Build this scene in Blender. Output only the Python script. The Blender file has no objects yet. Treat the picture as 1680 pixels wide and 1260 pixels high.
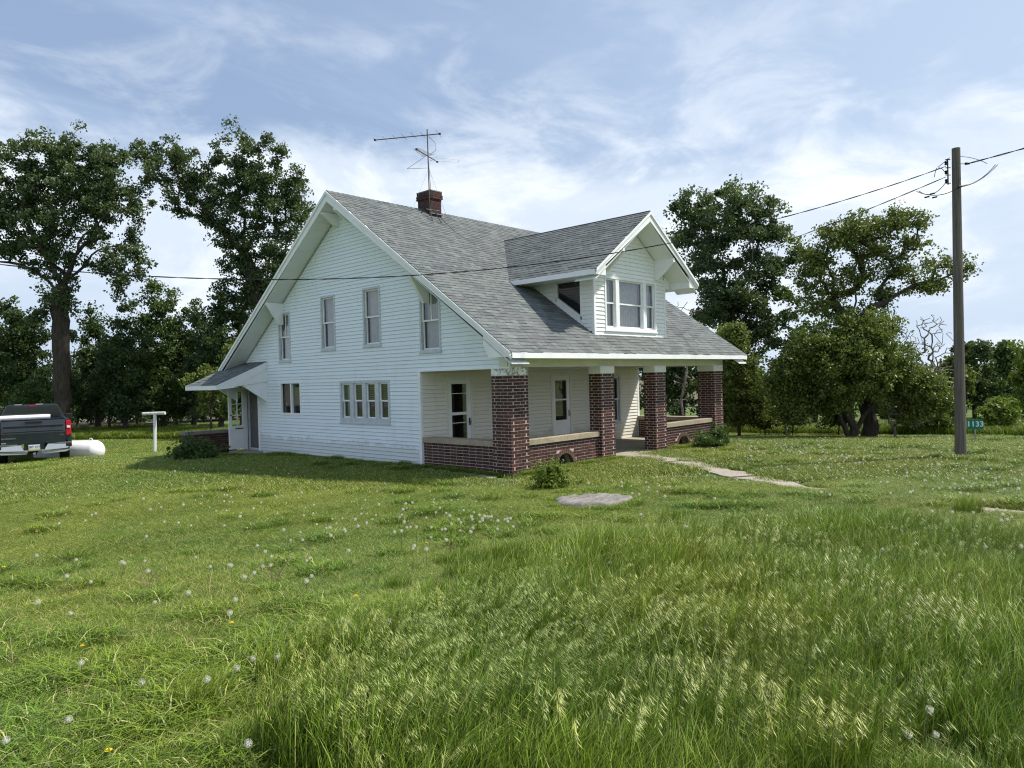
import bpy, bmesh, math, random
import numpy as np
from mathutils import Vector, Matrix
R = math.radians
rng = np.random.default_rng(11)
random.seed(5)
scene = bpy.context.scene
# ------------------------------------------------------------------ camera, sky, sun, exposure
CAM = np.array([-10.8184, -10.1469, 2.0364]); YAW, PIT, ROL, F = 0.7504, -0.0075, -0.0259, 1181.8
fw = np.array([math.cos(YAW)*math.cos(PIT), math.sin(YAW)*math.cos(PIT), math.sin(PIT)])
_rt = np.array([math.sin(YAW), -math.cos(YAW), 0.0]); _up = np.cross(_rt, fw)
rt = _rt*math.cos(ROL)+_up*math.sin(ROL); up = -_rt*math.sin(ROL)+_up*math.cos(ROL)
cd = bpy.data.cameras.new('camera'); cam = bpy.data.objects.new('camera', cd)
scene.collection.objects.link(cam)
cd.sensor_width = 36; cd.lens = F/1680*36; cd.clip_end = 3000; cd.clip_start = .05
cam.matrix_world = Matrix([[rt[0], up[0], -fw[0], CAM[0]], [rt[1], up[1], -fw[1], CAM[1]], [rt[2], up[2], -fw[2], CAM[2]], [0, 0, 0, 1]])
scene.camera = cam
SUN = Vector((.58, -.45, 1.0)).normalized()
world = bpy.data.worlds.new('World'); scene.world = world; world.use_nodes = True
def build_world():
    nt = world.node_tree; N = nt.nodes; L = nt.links
    for n in list(N): N.remove(n)
    out = N.new('ShaderNodeOutputWorld'); bg = N.new('ShaderNodeBackground'); bg.inputs[1].default_value = .1
    sky = N.new('ShaderNodeTexSky'); sky.sky_type = 'NISHITA'; sky.sun_disc = False
    sky.sun_elevation = math.asin(SUN.z); sky.sun_rotation = math.atan2(SUN.x, SUN.y)
    sky.air_density = 1.0; sky.dust_density = 1.6; sky.ozone_density = 1.5
    tc = N.new('ShaderNodeTexCoord'); sep = N.new('ShaderNodeSeparateXYZ'); L.new(tc.outputs['Generated'], sep.inputs[0])
    def M(op, a, b=None, c=None, clamp=False):
        n = N.new('ShaderNodeMath'); n.operation = op; n.use_clamp = clamp
        for i, v in enumerate((a, b, c)):
            if v is None: continue
            if isinstance(v, (int, float)): n.inputs[i].default_value = v
            else: L.new(v, n.inputs[i])
        return n.outputs[0]
    def SS(v, a, b):
        n = N.new('ShaderNodeMapRange'); n.interpolation_type = 'SMOOTHSTEP'; n.inputs[1].default_value = a; n.inputs[2].default_value = b
        L.new(v, n.inputs[0]); return n.outputs[0]
    def noise(vec, sc, det, rough, dist=0.0):
        n = N.new('ShaderNodeTexNoise'); n.inputs['Scale'].default_value = sc; n.inputs['Detail'].default_value = det
        n.inputs['Roughness'].default_value = rough; n.inputs['Distortion'].default_value = dist; L.new(vec, n.inputs['Vector']); return n.outputs['Fac']
    z = M('MAXIMUM', sep.outputs[2], .0)
    zz = M('ADD', z, .09)
    cx = M('DIVIDE', sep.outputs[0], zz); cy = M('DIVIDE', sep.outputs[1], zz)
    comb = N.new('ShaderNodeCombineXYZ'); L.new(cx, comb.inputs[0]); L.new(cy, comb.inputs[1])
    # streaky high cirrus, turned across the view
    mp = N.new('ShaderNodeMapping'); mp.inputs['Rotation'].default_value = (0, 0, R(-62)); mp.inputs['Scale'].default_value = (.35, 1.5, 1); mp.inputs['Location'].default_value = (3.1, 1.7, 0)
    L.new(comb.outputs[0], mp.inputs[0])
    c1 = SS(noise(mp.outputs[0], .75, 8, .62, .9), .42, .78)
    c1b = SS(noise(comb.outputs[0], .32, 4, .55, .5), .36, .66)
    cir = M('MULTIPLY', c1, M('ADD', M('MULTIPLY', c1b, .75), .25))
    # low cumulus bank: its top edge billows
    mp2 = N.new('ShaderNodeMapping'); mp2.inputs['Scale'].default_value = (1, 1, 2.3); mp2.inputs['Location'].default_value = (.45, .2, .1)
    L.new(tc.outputs['Generated'], mp2.inputs[0])
    n2 = noise(mp2.outputs[0], 5.0, 10, .62, .35)
    n3 = noise(mp2.outputs[0], 2.0, 3, .5)
    top = M('SUBTRACT', M('ADD', M('MULTIPLY', n2, .30), M('MULTIPLY', n3, .30)), z)     # >0 inside the bank
    bank = SS(top, -.06, .065)
    wisp = M('MULTIPLY', SS(noise(mp2.outputs[0], 5.5, 9, .6, .4), .44, .68), SS(z, .62, .2))
    edge = M('MULTIPLY', bank, M('SUBTRACT', 1.0, SS(top, .06, .26)))
    # lighter towards screen right
    dt = N.new('ShaderNodeVectorMath'); dt.operation = 'DOT_PRODUCT'; dt.inputs[1].default_value = (float(rt[0]), float(rt[1]), 0); L.new(tc.outputs['Generated'], dt.inputs[0])
    rightv = SS(dt.outputs['Value'], -.25, .62)
    def mix(f, a, b):
        n = N.new('ShaderNodeMix'); n.data_type = 'RGBA'
        if isinstance(f, float): n.inputs[0].default_value = f
        else: L.new(f, n.inputs[0])
        for i, v in ((6, a), (7, b)):
            if isinstance(v, tuple): n.inputs[i].default_value = v
            else: L.new(v, n.inputs[i])
        return n.outputs[2]
    veil = mix(.62, sky.outputs[0], (2.8, 3.75, 5.4, 1))
    a = mix(M('MULTIPLY', cir, .62), veil, (5.6, 6.6, 8.2, 1))
    a = mix(M('MULTIPLY', rightv, .5), a, (5.0, 6.0, 7.3, 1))
    a = mix(M('MULTIPLY', bank, .86), a, (4.7, 5.6, 6.8, 1))
    a = mix(M('MULTIPLY', M('MULTIPLY', edge, M('ADD', .45, wisp)), .8), a, (7.4, 7.8, 8.3, 1))
    a = mix(M('MULTIPLY', wisp, .55), a, (7.4, 7.8, 8.3, 1))
    L.new(a, bg.inputs[0]); L.new(bg.outputs[0], out.inputs[0])
build_world()
sl_ = bpy.data.lights.new('sun', 'SUN'); sl_.energy = 4.2; sl_.angle = R(2.2); sl_.color = (1, .95, .86)
sun = bpy.data.objects.new('sun', sl_); scene.collection.objects.link(sun)
sun.rotation_euler = SUN.to_track_quat('Z', 'Y').to_euler(); sun.location = (20, -20, 30)
vs = scene.view_settings; vs.view_transform = 'Standard'; vs.look = 'None'; vs.exposure = 0.50; vs.gamma = 1; vs.use_curve_mapping = False
scene.cycles.max_bounces = 6; scene.cycles.transparent_max_bounces = 24; scene.cycles.use_denoising = True; scene.cycles.denoising_prefilter = 'NONE'; scene.cycles.pixel_filter_type = 'BLACKMAN_HARRIS'; scene.cycles.filter_width = 1.15

# ------------------------------------------------------------------ helpers
def ray(px, py): return fw + rt*((px-840)/F) - up*((py-630)/F)
def atd(px, py, t): return CAM + ray(px, py)*t
def onz(px, py, z=0.0):
    q = ray(px, py); return CAM + q*((z-CAM[2])/q[2])
def proj(p):
    q = np.asarray(p) - CAM; zc = q @ fw
    return 840+F*(q@rt)/zc, 630-F*(q@up)/zc, zc
def sst(x, a, b):
    t = np.clip((x-a)/(b-a), 0, 1); return t*t*(3-2*t)
def gz(x, y):
    x = np.asarray(x, float); y = np.asarray(y, float)
    d = np.hypot(x-CAM[0], y-CAM[1])
    return -.40*sst(d, 20, 31) + .30*(1-sst(d, 2, 10)) - .5*sst(d, 60, 160) + .02*np.sin(x*.9+1)*np.sin(y*.7)*sst(d, 2, 6)
COL = scene.collection
class MB:
    def __init__(s): s.v = []; s.f = []; s.r = []
    def add(s, vs, fs, r=0.0):
        o = len(s.v); s.v.extend([tuple(map(float, v)) for v in vs]); s.f.extend([tuple(i+o for i in f) for f in fs]); s.r.extend([r]*len(fs)); return s
    def box(s, a, b, r=0.0):
        x0, y0, z0 = [min(p, q) for p, q in zip(a, b)]; x1, y1, z1 = [max(p, q) for p, q in zip(a, b)]
        return s.add([(x0, y0, z0), (x1, y0, z0), (x1, y1, z0), (x0, y1, z0), (x0, y0, z1), (x1, y0, z1), (x1, y1, z1), (x0, y1, z1)],
                     [(0, 3, 2, 1), (4, 5, 6, 7), (0, 1, 5, 4), (1, 2, 6, 5), (2, 3, 7, 6), (3, 0, 4, 7)], r)
    def hexa(s, pts, r=0.0):
        return s.add(pts, [(0, 3, 2, 1), (4, 5, 6, 7), (0, 1, 5, 4), (1, 2, 6, 5), (2, 3, 7, 6), (3, 0, 4, 7)], r)
    def prism(s, poly, d, r=0.0):      # poly: 3D points, d: extrusion vector
        n = len(poly); d = np.array(d, float); a = [np.array(p, float) for p in poly]
        vs = a+[p+d for p in a]
        fs = [tuple(range(n))[::-1], tuple(range(n, 2*n))]+[(i, (i+1) % n, (i+1) % n+n, i+n) for i in range(n)]
        return s.add(vs, fs, r)
    def tube(s, pts, rad, n=8, r=0.0, cap=True):
        pts = [np.array(p, float) for p in pts]; rad = [rad]*len(pts) if isinstance(rad, (int, float)) else list(rad)
        vs = []; ref = None
        for i, p in enumerate(pts):
            t = pts[min(i+1, len(pts)-1)]-pts[max(i-1, 0)]; t = t/(np.linalg.norm(t)+1e-9)
            if ref is None or abs(ref@t) > .95: ref = np.array([0, 0, 1.]) if abs(t[2]) < .9 else np.array([1., 0, 0])
            a = np.cross(t, ref); a /= np.linalg.norm(a)+1e-9; b = np.cross(t, a); ref = -b if False else ref
            for k in range(n):
                th = 2*math.pi*k/n; vs.append(p+rad[i]*(a*math.cos(th)+b*math.sin(th)))
        fs = [(i*n+k, i*n+(k+1) % n, (i+1)*n+(k+1) % n, (i+1)*n+k) for i in range(len(pts)-1) for k in range(n)]
        if cap: fs += [tuple(range(n))[::-1], tuple(range((len(pts)-1)*n, len(pts)*n))]
        return s.add(vs, fs, r)
    def mesh(s, name, mat, smooth=False):
        me = bpy.data.meshes.new(name); me.from_pydata(s.v, [], s.f)
        at = me.attributes.new('rnd', 'FLOAT', 'FACE'); at.data.foreach_set('value', np.array(s.r, np.float32))
        if mat: me.materials.append(mat)
        bm = bmesh.new(); bm.from_mesh(me); bmesh.ops.recalc_face_normals(bm, faces=bm.faces); bm.to_mesh(me); bm.free()
        if smooth: me.polygons.foreach_set('use_smooth', [True]*len(me.polygons))
        me.update(); return me
    def build(s, name, mat, parent=None, smooth=False, bevel=0.0, kind=None):
        o = bpy.data.objects.new(name, s.mesh(name, mat, smooth)); COL.objects.link(o)
        if parent: o.parent = parent
        if bevel:
            m = o.modifiers.new('bevel', 'BEVEL'); m.width = bevel; m.segments = 2; m.limit_method = 'ANGLE'
        if kind: o['kind'] = kind
        return o
def fastmesh(name, V, Fc, mat, rnd=None, smooth=False, vert=None):
    """V (n,3), Fc (m,k) with k fixed"""
    V = np.asarray(V, np.float32); Fc = np.asarray(Fc, np.int32); k = Fc.shape[1]; m = len(Fc)
    me = bpy.data.meshes.new(name); me.vertices.add(len(V)); me.vertices.foreach_set('co', V.ravel())
    me.loops.add(m*k); me.loops.foreach_set('vertex_index', Fc.ravel()); me.polygons.add(m)
    me.polygons.foreach_set('loop_start', np.arange(0, m*k, k, dtype=np.int32)); me.polygons.foreach_set('loop_total', np.full(m, k, np.int32))
    if rnd is not None:
        at = me.attributes.new('rnd', 'FLOAT', 'FACE'); at.data.foreach_set('value', np.asarray(rnd, np.float32))
    if vert is not None:
        at = me.attributes.new('hgt', 'FLOAT', 'POINT'); at.data.foreach_set('value', np.asarray(vert, np.float32))
    me.materials.append(mat); me.update(calc_edges=True)
    if smooth: me.polygons.foreach_set('use_smooth', [True]*m)
    return me
def tag(o, label=None, cat=None, group=None, kind=None):
    if label: o['label'] = label
    if cat: o['category'] = cat
    if group: o['group'] = group
    if kind: o['kind'] = kind
    return o
def empty(name, loc, label, cat, group=None):
    o = bpy.data.objects.new(name, None); COL.objects.link(o); o.location = loc; o.empty_display_size = .1
    return tag(o, label, cat, group)
# ------------------------------------------------------------------ materials
def mat(name, build):
    m = bpy.data.materials.new(name); m.use_nodes = True; nt = m.node_tree
    p = nt.nodes['Principled BSDF']; p.inputs['Specular IOR Level'].default_value = .3
    build(nt, p); return m
def nd(nt, t, **k):
    n = nt.nodes.new(t)
    for a, v in k.items():
        if a.startswith('i_'): n.inputs[a[2:].replace('_', ' ')].default_value = v
        else: setattr(n, a, v)
    return n
def ramp(nt, fac, stops):
    n = nt.nodes.new('ShaderNodeValToRGB'); e = n.color_ramp.elements
    while len(e) < len(stops): e.new(.5)
    for i, (p, c) in enumerate(stops): e[i].position = p; e[i].color = (*c, 1)
    nt.links.new(fac, n.inputs[0]); return n.outputs[0]
def noise(nt, scale, detail=4, rough=.6, space='Object', stretch=None, dist=0):
    tc = nt.nodes.new('ShaderNodeTexCoord') if space != 'World' else nt.nodes.new('ShaderNodeNewGeometry')
    src = tc.outputs['Object'] if space == 'Object' else tc.outputs['Position']
    if stretch:
        mp = nt.nodes.new('ShaderNodeMapping'); mp.inputs['Scale'].default_value = stretch; nt.links.new(src, mp.inputs[0]); src = mp.outputs[0]
    n = nt.nodes.new('ShaderNodeTexNoise'); n.inputs['Scale'].default_value = scale; n.inputs['Detail'].default_value = detail; n.inputs['Roughness'].default_value = rough; n.inputs['Distortion'].default_value = dist
    nt.links.new(src, n.inputs['Vector']); return n.outputs['Fac']
def mixc(nt, f, a, b, mode='MIX'):
    n = nt.nodes.new('ShaderNodeMix'); n.data_type = 'RGBA'; n.blend_type = mode
    for i, v in ((0, f), (6, a), (7, b)):
        if isinstance(v, (int, float)): n.inputs[i].default_value = v
        elif isinstance(v, tuple): n.inputs[i].default_value = (*v, 1)
        else: nt.links.new(v, n.inputs[i])
    return n.outputs[2]
def bump(nt, p, h, s=.3, d=.02):
    b = nt.nodes.new('ShaderNodeBump'); b.inputs['Strength'].default_value = s; b.inputs['Distance'].default_value = d
    nt.links.new(h, b.inputs['Height']); nt.links.new(b.outputs[0], p.inputs['Normal'])
def rndval(nt):
    """per-piece random: object random + face attribute"""
    a = nt.nodes.new('ShaderNodeAttribute'); a.attribute_name = 'rnd'; oi = nt.nodes.new('ShaderNodeObjectInfo')
    ad = nt.nodes.new('ShaderNodeMath'); ad.operation = 'ADD'; nt.links.new(a.outputs['Fac'], ad.inputs[0]); nt.links.new(oi.outputs['Random'], ad.inputs[1])
    fr = nt.nodes.new('ShaderNodeMath'); fr.operation = 'FRACT'; nt.links.new(ad.outputs[0], fr.inputs[0]); return fr.outputs[0]
def simple(name, c, rough=.6, metal=0.0, var=.12, sc=6.0, bumpy=0.0, spec=.3):
    def b(nt, p):
        f = noise(nt, sc, 5, .6, 'World'); lo = tuple(max(0, x*(1-var)) for x in c); hi = tuple(min(1, x*(1+var)) for x in c)
        nt.links.new(ramp(nt, f, [(.3, lo), (.7, hi)]), p.inputs['Base Color'])
        p.inputs['Roughness'].default_value = rough; p.inputs['Metallic'].default_value = metal; p.inputs['Specular IOR Level'].default_value = spec
        if bumpy: bump(nt, p, noise(nt, sc*8, 4, .6, 'World'), bumpy, .01)
    return mat(name, b)
def m_siding(name, c):
    def b(nt, p):
        r = rndval(nt); g = noise(nt, .8, 4, .6, 'World'); g2 = noise(nt, 1.0, 5, .7, 'World', (3, 3, .5))
        col = mixc(nt, .5, ramp(nt, r, [(0, tuple(x*.955 for x in c)), (1, c)]), ramp(nt, g, [(.3, tuple(x*.93 for x in c)), (.7, c)]))
        col = mixc(nt, ramp(nt, g2, [(.52, (0, 0, 0)), (.8, (.3, .3, .3))]), col, (.5, .52, .46))
        ge = nd(nt, 'ShaderNodeNewGeometry'); sx = nd(nt, 'ShaderNodeSeparateXYZ'); nt.links.new(ge.outputs['Position'], sx.inputs[0])
        st = nd(nt, 'ShaderNodeMath', operation='MULTIPLY_ADD'); nt.links.new(noise(nt, 2.5, 5, .7, 'World'), st.inputs[0]); st.inputs[1].default_value = -.9; nt.links.new(sx.outputs[2], st.inputs[2])
        col = mixc(nt, ramp(nt, st.outputs[0], [(0, (.34, .34, .34)), (.10, (0, 0, 0))]), col, (.38, .37, .28))
        nt.links.new(col, p.inputs['Base Color']); p.inputs['Roughness'].default_value = .55
        bump(nt, p, noise(nt, 40, 3, .5, 'World', (.2, .2, 6)), .12, .004)
    return mat(name, b)
SIDING = m_siding('white_vinyl', (.80, .87, .92))
SIDING_IN = m_siding('cream_vinyl', (.80, .78, .70))
SIDING_D = m_siding('white_vinyl_dormer', (.87, .88, .86))
TRIM = simple('white_paint', (.86, .87, .87), .5, var=.06, sc=3)
TRIM_G = simple('weathered_paint', (.54, .58, .60), .6, var=.12, sc=8)
BEAM = simple('beige_panel', (.70, .70, .61), .7, var=.1, sc=2)
SOFFIT = simple('soffit_vinyl', (.80, .81, .80), .6, var=.04, sc=2)
CURT = simple('curtain_cloth', (.50, .50, .49), .9, var=.2, sc=9)
DARKROOM = simple('dark_room', (.035, .035, .035), .9)  # near-black colour paints in the darkness of unlit interiors
CONC = None
def b_conc(nt, p):
    f = noise(nt, 1.3, 6, .65, 'World'); f2 = noise(nt, 22, 4, .7, 'World')
    nt.links.new(mixc(nt, .5, ramp(nt, f, [(.3, (.20, .165, .12)), (.55, (.31, .265, .205)), (.75, (.39, .34, .275))]), ramp(nt, f2, [(.3, (.25, .22, .18)), (.7, (.5, .46, .4))])), p.inputs['Base Color'])
    p.inputs['Roughness'].default_value = .9; bump(nt, p, f2, .4, .01)
CONC = mat('old_concrete', b_conc)
def b_flake(nt, p):
    f = noise(nt, 26, 5, .75, 'World'); g = noise(nt, 5, 3, .6, 'World')
    ad = nd(nt, 'ShaderNodeMath', operation='MULTIPLY_ADD'); nt.links.new(f, ad.inputs[0]); ad.inputs[1].default_value = .6; nt.links.new(g, ad.inputs[2])
    nt.links.new(ramp(nt, ad.outputs[0], [(.80, (.84, .85, .85)), (.84, (.34, .33, .31))]), p.inputs['Base Color']); p.inputs['Roughness'].default_value = .75; bump(nt, p, f, .5, .01)
FLAKE = mat('flaking_white_paint', b_flake)
def b_cap(nt, p):
    f = noise(nt, 2.2, 6, .7, 'World'); f2 = noise(nt, 30, 3, .6, 'World')
    nt.links.new(mixc(nt, .35, ramp(nt, f, [(.3, (.24, .19, .12)), (.55, (.38, .32, .23)), (.8, (.47, .41, .31))]), ramp(nt, f2, [(.3, (.2, .16, .1)), (.7, (.5, .44, .34))])), p.inputs['Base Color'])
    p.inputs['Roughness'].default_value = .9; bump(nt, p, f2, .3, .006)
CAPSTONE = mat('tan_cap_concrete', b_cap)
def b_brick(nt, p):
    r = rndval(nt); f = noise(nt, 26, 4, .7, 'World')
    c = ramp(nt, r, [(0, (.026, .011, .011)), (.3, (.055, .019, .016)), (.6, (.078, .027, .021)), (.85, (.040, .018, .019)), (1, (.12, .038, .028))])
    nt.links.new(mixc(nt, .6, c, ramp(nt, f, [(.25, (.35, .35, .35)), (.75, (1.5, 1.5, 1.5))]), 'MULTIPLY'), p.inputs['Base Color'])
    p.inputs['Roughness'].default_value = .6; bump(nt, p, f, .35, .004)
BRICK = mat('maroon_brick', b_brick)
MORTAR = simple('mortar', (.46, .375, .325), .95, var=.25, sc=14, bumpy=.4)
def m_shingle(name, cs):
    def b(nt, p):
        r = rndval(nt); f = noise(nt, 22, 6, .8, 'World'); g = noise(nt, .9, 4, .6, 'World')
        c = ramp(nt, r, [(i/(len(cs)-1), k) for i, k in enumerate(cs)])
        c = mixc(nt, .55, c, ramp(nt, f, [(.3, (.55, .55, .55)), (.7, (1.5, 1.5, 1.5))]), 'MULTIPLY')
        c = mixc(nt, ramp(nt, g, [(.5, (0, 0, 0)), (.75, (.3, .3, .3))]), c, (.14, .12, .115))
        nt.links.new(c, p.inputs['Base Color']); p.inputs['Roughness'].default_value = .95; bump(nt, p, f, .5, .006)
    return mat(name, b)
SHING = m_shingle('grey_asphalt_shingle', [(.090, .102, .105), (.125, .138, .136), (.150, .168, .160), (.108, .115, .122), (.138, .148, .146), (.170, .188, .175), (.100, .108, .112)])
def b_glass(nt, p):
    out = nt.nodes['Material Output']; tr = nd(nt, 'ShaderNodeBsdfTransparent'); tr.inputs[0].default_value = (.72, .76, .76, 1)
    gl = nd(nt, 'ShaderNodeBsdfGlossy'); gl.inputs['Roughness'].default_value = .03; gl.inputs[0].default_value = (.9, .9, .9, 1)
    fr = nd(nt, 'ShaderNodeLayerWeight'); fr.inputs[0].default_value = .5
    fp = nd(nt, 'ShaderNodeMath', operation='POWER'); nt.links.new(fr.outputs['Facing'], fp.inputs[0]); fp.inputs[1].default_value = 3.0
    b = nd(nt, 'ShaderNodeBump'); b.inputs['Strength'].default_value = .25; nt.links.new(noise(nt, 2.5, 2, .5, 'World'), b.inputs['Height']); nt.links.new(b.outputs[0], gl.inputs['Normal'])
    ad = nd(nt, 'ShaderNodeMath', operation='MULTIPLY_ADD'); nt.links.new(fp.outputs[0], ad.inputs[0]); ad.inputs[1].default_value = .8; ad.inputs[2].default_value = .10
    mx = nd(nt, 'ShaderNodeMixShader'); nt.links.new(ad.outputs[0], mx.inputs[0]); nt.links.new(tr.outputs[0], mx.inputs[1]); nt.links.new(gl.outputs[0], mx.inputs[2]); nt.links.new(mx.outputs[0], out.inputs[0])
GLASS = mat('window_glass', b_glass)
def b_wood(nt, p):
    f = noise(nt, 3, 6, .7, 'Object', (14, 14, .35)); f2 = noise(nt, 1.2, 3, .5, 'World')
    nt.links.new(mixc(nt, .35, ramp(nt, f, [(.3, (.06, .05, .042)), (.5, (.16, .138, .118)), (.75, (.29, .26, .225))]), ramp(nt, f2, [(.3, (.07, .055, .045)), (.7, (.16, .14, .12))])), p.inputs['Base Color'])
    p.inputs['Roughness'].default_value = .9; bump(nt, p, f, .9, .02)
POLE = mat('weathered_pole_wood', b_wood)
def b_stump(nt, p):
    f = noise(nt, 2.2, 8, .75, 'Object', (1, 6, 1), .8); g = noise(nt, 5, 5, .6, 'Object')
    nt.links.new(mixc(nt, .3, ramp(nt, f, [(.3, (.06, .05, .042)), (.45, (.19, .17, .155)), (.7, (.36, .33, .30))]), ramp(nt, g, [(.3, (.12, .105, .095)), (.7, (.34, .31, .28))])), p.inputs['Base Color'])
    p.inputs['Roughness'].default_value = .9; bump(nt, p, f, .8, .03)
STUMP = mat('weathered_stump_wood', b_stump)
def b_bark(nt, p):
    f = noise(nt, 4, 6, .75, 'World', (3, 3, .6)); nt.links.new(ramp(nt, f, [(.3, (.022, .017, .013)), (.55, (.07, .055, .044)), (.8, (.13, .11, .09))]), p.inputs['Base Color'])
    p.inputs['Roughness'].default_value = .95; bump(nt, p, f, .9, .05)
BARK = mat('tree_bark', b_bark)
def b_dead(nt, p):
    f = noise(nt, 6, 4, .7, 'World'); nt.links.new(ramp(nt, f, [(.3, (.12, .105, .09)), (.7, (.28, .25, .22))]), p.inputs['Base Color']); p.inputs['Roughness'].default_value = .9
DEADWOOD = mat('dead_wood', b_dead)
def m_leaf(name, dark, mid, light, gloss=.45, trans=.36, sc=.5):
    def b(nt, p):
        out = nt.nodes['Material Output']
        a = nd(nt, 'ShaderNodeAttribute', attribute_name='rnd'); g = noise(nt, sc, 3, .6, 'World')
        c = ramp(nt, a.outputs['Fac'], [(0, dark), (.5, mid), (1, light)])
        c2 = mixc(nt, .4, c, ramp(nt, g, [(.35, dark), (.7, light)]))
        nt.links.new(c2, p.inputs['Base Color']); p.inputs['Roughness'].default_value = .5; p.inputs['Specular IOR Level'].default_value = gloss
        t = nd(nt, 'ShaderNodeBsdfTranslucent'); nt.links.new(mixc(nt, .5, c2, (.12, .17, .02)), t.inputs[0])
        mx = nd(nt, 'ShaderNodeMixShader'); mx.inputs[0].default_value = trans
        nt.links.new(p.outputs[0], mx.inputs[1]); nt.links.new(t.outputs[0], mx.inputs[2]); nt.links.new(mx.outputs[0], out.inputs[0])
    return mat(name, b)
LEAF_COT = m_leaf('cottonwood_leaves', (.024, .050, .016), (.070, .115, .040), (.155, .21, .085))
LEAF_DARK = m_leaf('dark_leaves', (.018, .040, .013), (.045, .082, .024), (.10, .15, .046))
LEAF_OLIVE = m_leaf('olive_leaves', (.065, .095, .016), (.15, .20, .034), (.25, .30, .065))
LEAF_MID = m_leaf('mid_green_leaves', (.032, .066, .016), (.078, .14, .032), (.14, .22, .058))
LEAF_YEL = m_leaf('yellow_green_leaves', (.08, .13, .015), (.17, .24, .03), (.27, .34, .05))

def m_grass(name, root, mid, tip, dry, yel=.25):
    def b(nt, p):
        out = nt.nodes['Material Output']
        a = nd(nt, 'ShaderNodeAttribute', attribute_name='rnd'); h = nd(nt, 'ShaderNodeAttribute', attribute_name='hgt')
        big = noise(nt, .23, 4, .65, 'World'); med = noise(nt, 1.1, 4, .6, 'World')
        c = ramp(nt, h.outputs['Fac'], [(0, root), (.45, mid), (1, tip)])  # root colour darkened to paint shade into the gaps between blades
        warm = mixc(nt, 1.0, c, (1.30, 1.10, .75), 'MULTIPLY'); cool = mixc(nt, 1.0, c, (.84, .93, .74), 'MULTIPLY')
        c = mixc(nt, ramp(nt, big, [(.38, (0, 0, 0)), (.62, (1, 1, 1))]), cool, warm)
        c = mixc(nt, ramp(nt, med, [(.35, (.0, .0, .0)), (.75, (.55, .55, .55))]), c, mixc(nt, 1.0, c, (1.3, 1.24, .9), 'MULTIPLY'))
        c = mixc(nt, ramp(nt, a.outputs['Fac'], [(0, (.7, .7, .7)), (.8, (1.2, 1.2, 1.2)), (.94, (1.5, 1.4, 1.2))]), c, c)
        pt = noise(nt, .55, 5, .7, 'World')
        c = mixc(nt, ramp(nt, pt, [(.60, (0, 0, 0)), (.72, (.42, .42, .42))]), c, (.30, .24, .11))
        dr = nd(nt, 'ShaderNodeMath', operation='GREATER_THAN'); nt.links.new(a.outputs['Fac'], dr.inputs[0]); dr.inputs[1].default_value = 1-yel
        c = mixc(nt, dr.outputs[0], c, dry)
        vv = ramp(nt, a.outputs['Fac'], [(0, (.42, .42, .42)), (.5, (.95, .95, .95)), (.9, (1.6, 1.55, 1.4))])
        c = mixc(nt, 1.0, c, vv, 'MULTIPLY')
        nt.links.new(c, p.inputs['Base Color']); p.inputs['Roughness'].default_value = .45; p.inputs['Specular IOR Level'].default_value = .35
        t = nd(nt, 'ShaderNodeBsdfTranslucent'); nt.links.new(mixc(nt, .35, c, (.16, .2, .02)), t.inputs[0])
        mx = nd(nt, 'ShaderNodeMixShader'); mx.inputs[0].default_value = .3
        nt.links.new(p.outputs[0], mx.inputs[1]); nt.links.new(t.outputs[0], mx.inputs[2]); nt.links.new(mx.outputs[0], out.inputs[0])
    return mat(name, b)
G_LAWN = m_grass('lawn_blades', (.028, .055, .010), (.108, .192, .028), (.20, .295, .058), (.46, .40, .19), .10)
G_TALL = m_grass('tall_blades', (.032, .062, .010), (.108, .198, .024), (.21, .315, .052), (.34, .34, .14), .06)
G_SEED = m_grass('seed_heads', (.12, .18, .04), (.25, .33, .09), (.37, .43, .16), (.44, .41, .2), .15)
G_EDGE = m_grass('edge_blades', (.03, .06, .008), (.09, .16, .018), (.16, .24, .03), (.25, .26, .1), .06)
def b_ground(nt, p):
    a = noise(nt, .25, 5, .65, 'World'); c = noise(nt, 3.5, 6, .75, 'World'); e = noise(nt, 28, 4, .7, 'World')
    base = ramp(nt, c, [(.3, (.05, .075, .018)), (.5, (.09, .14, .03)), (.72, (.14, .20, .045))])
    base = mixc(nt, ramp(nt, a, [(.4, (0, 0, 0)), (.7, (.5, .5, .5))]), base, (.12, .12, .04))
    base = mixc(nt, .5, base, ramp(nt, e, [(.3, (.3, .3, .3)), (.7, (1.6, 1.6, 1.5))]), 'MULTIPLY')
    nt.links.new(base, p.inputs['Base Color']); p.inputs['Roughness'].default_value = .95; bump(nt, p, e, .8, .03)
GROUND = mat('lawn_soil', b_ground)
def b_field(nt, p):
    a = noise(nt, .05, 5, .6, 'World'); c = noise(nt, .9, 6, .7, 'World', (1, .15, 1))
    nt.links.new(mixc(nt, .5, ramp(nt, a, [(.35, (.10, .09, .055)), (.65, (.15, .13, .085))]), ramp(nt, c, [(.3, (.07, .065, .04)), (.7, (.17, .15, .10))])), p.inputs['Base Color']); p.inputs['Roughness'].default_value = .95
FIELD = mat('plowed_field', b_field)
HILLM = simple('far_hill', (.09, .12, .06), .95, var=.3, sc=.02)
GALV = simple('galvanised_metal', (.33, .34, .35), .45, .7, var=.2)
DARKMET = simple('dark_metal', (.04, .042, .045), .5, .5)
WIREM = simple('black_wire', (.02, .02, .022), .6)
BLACK = simple('black_rubber', (.015, .015, .016), .8)
WHITE = simple('white_enamel', (.82, .83, .84), .35, var=.04)

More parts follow.
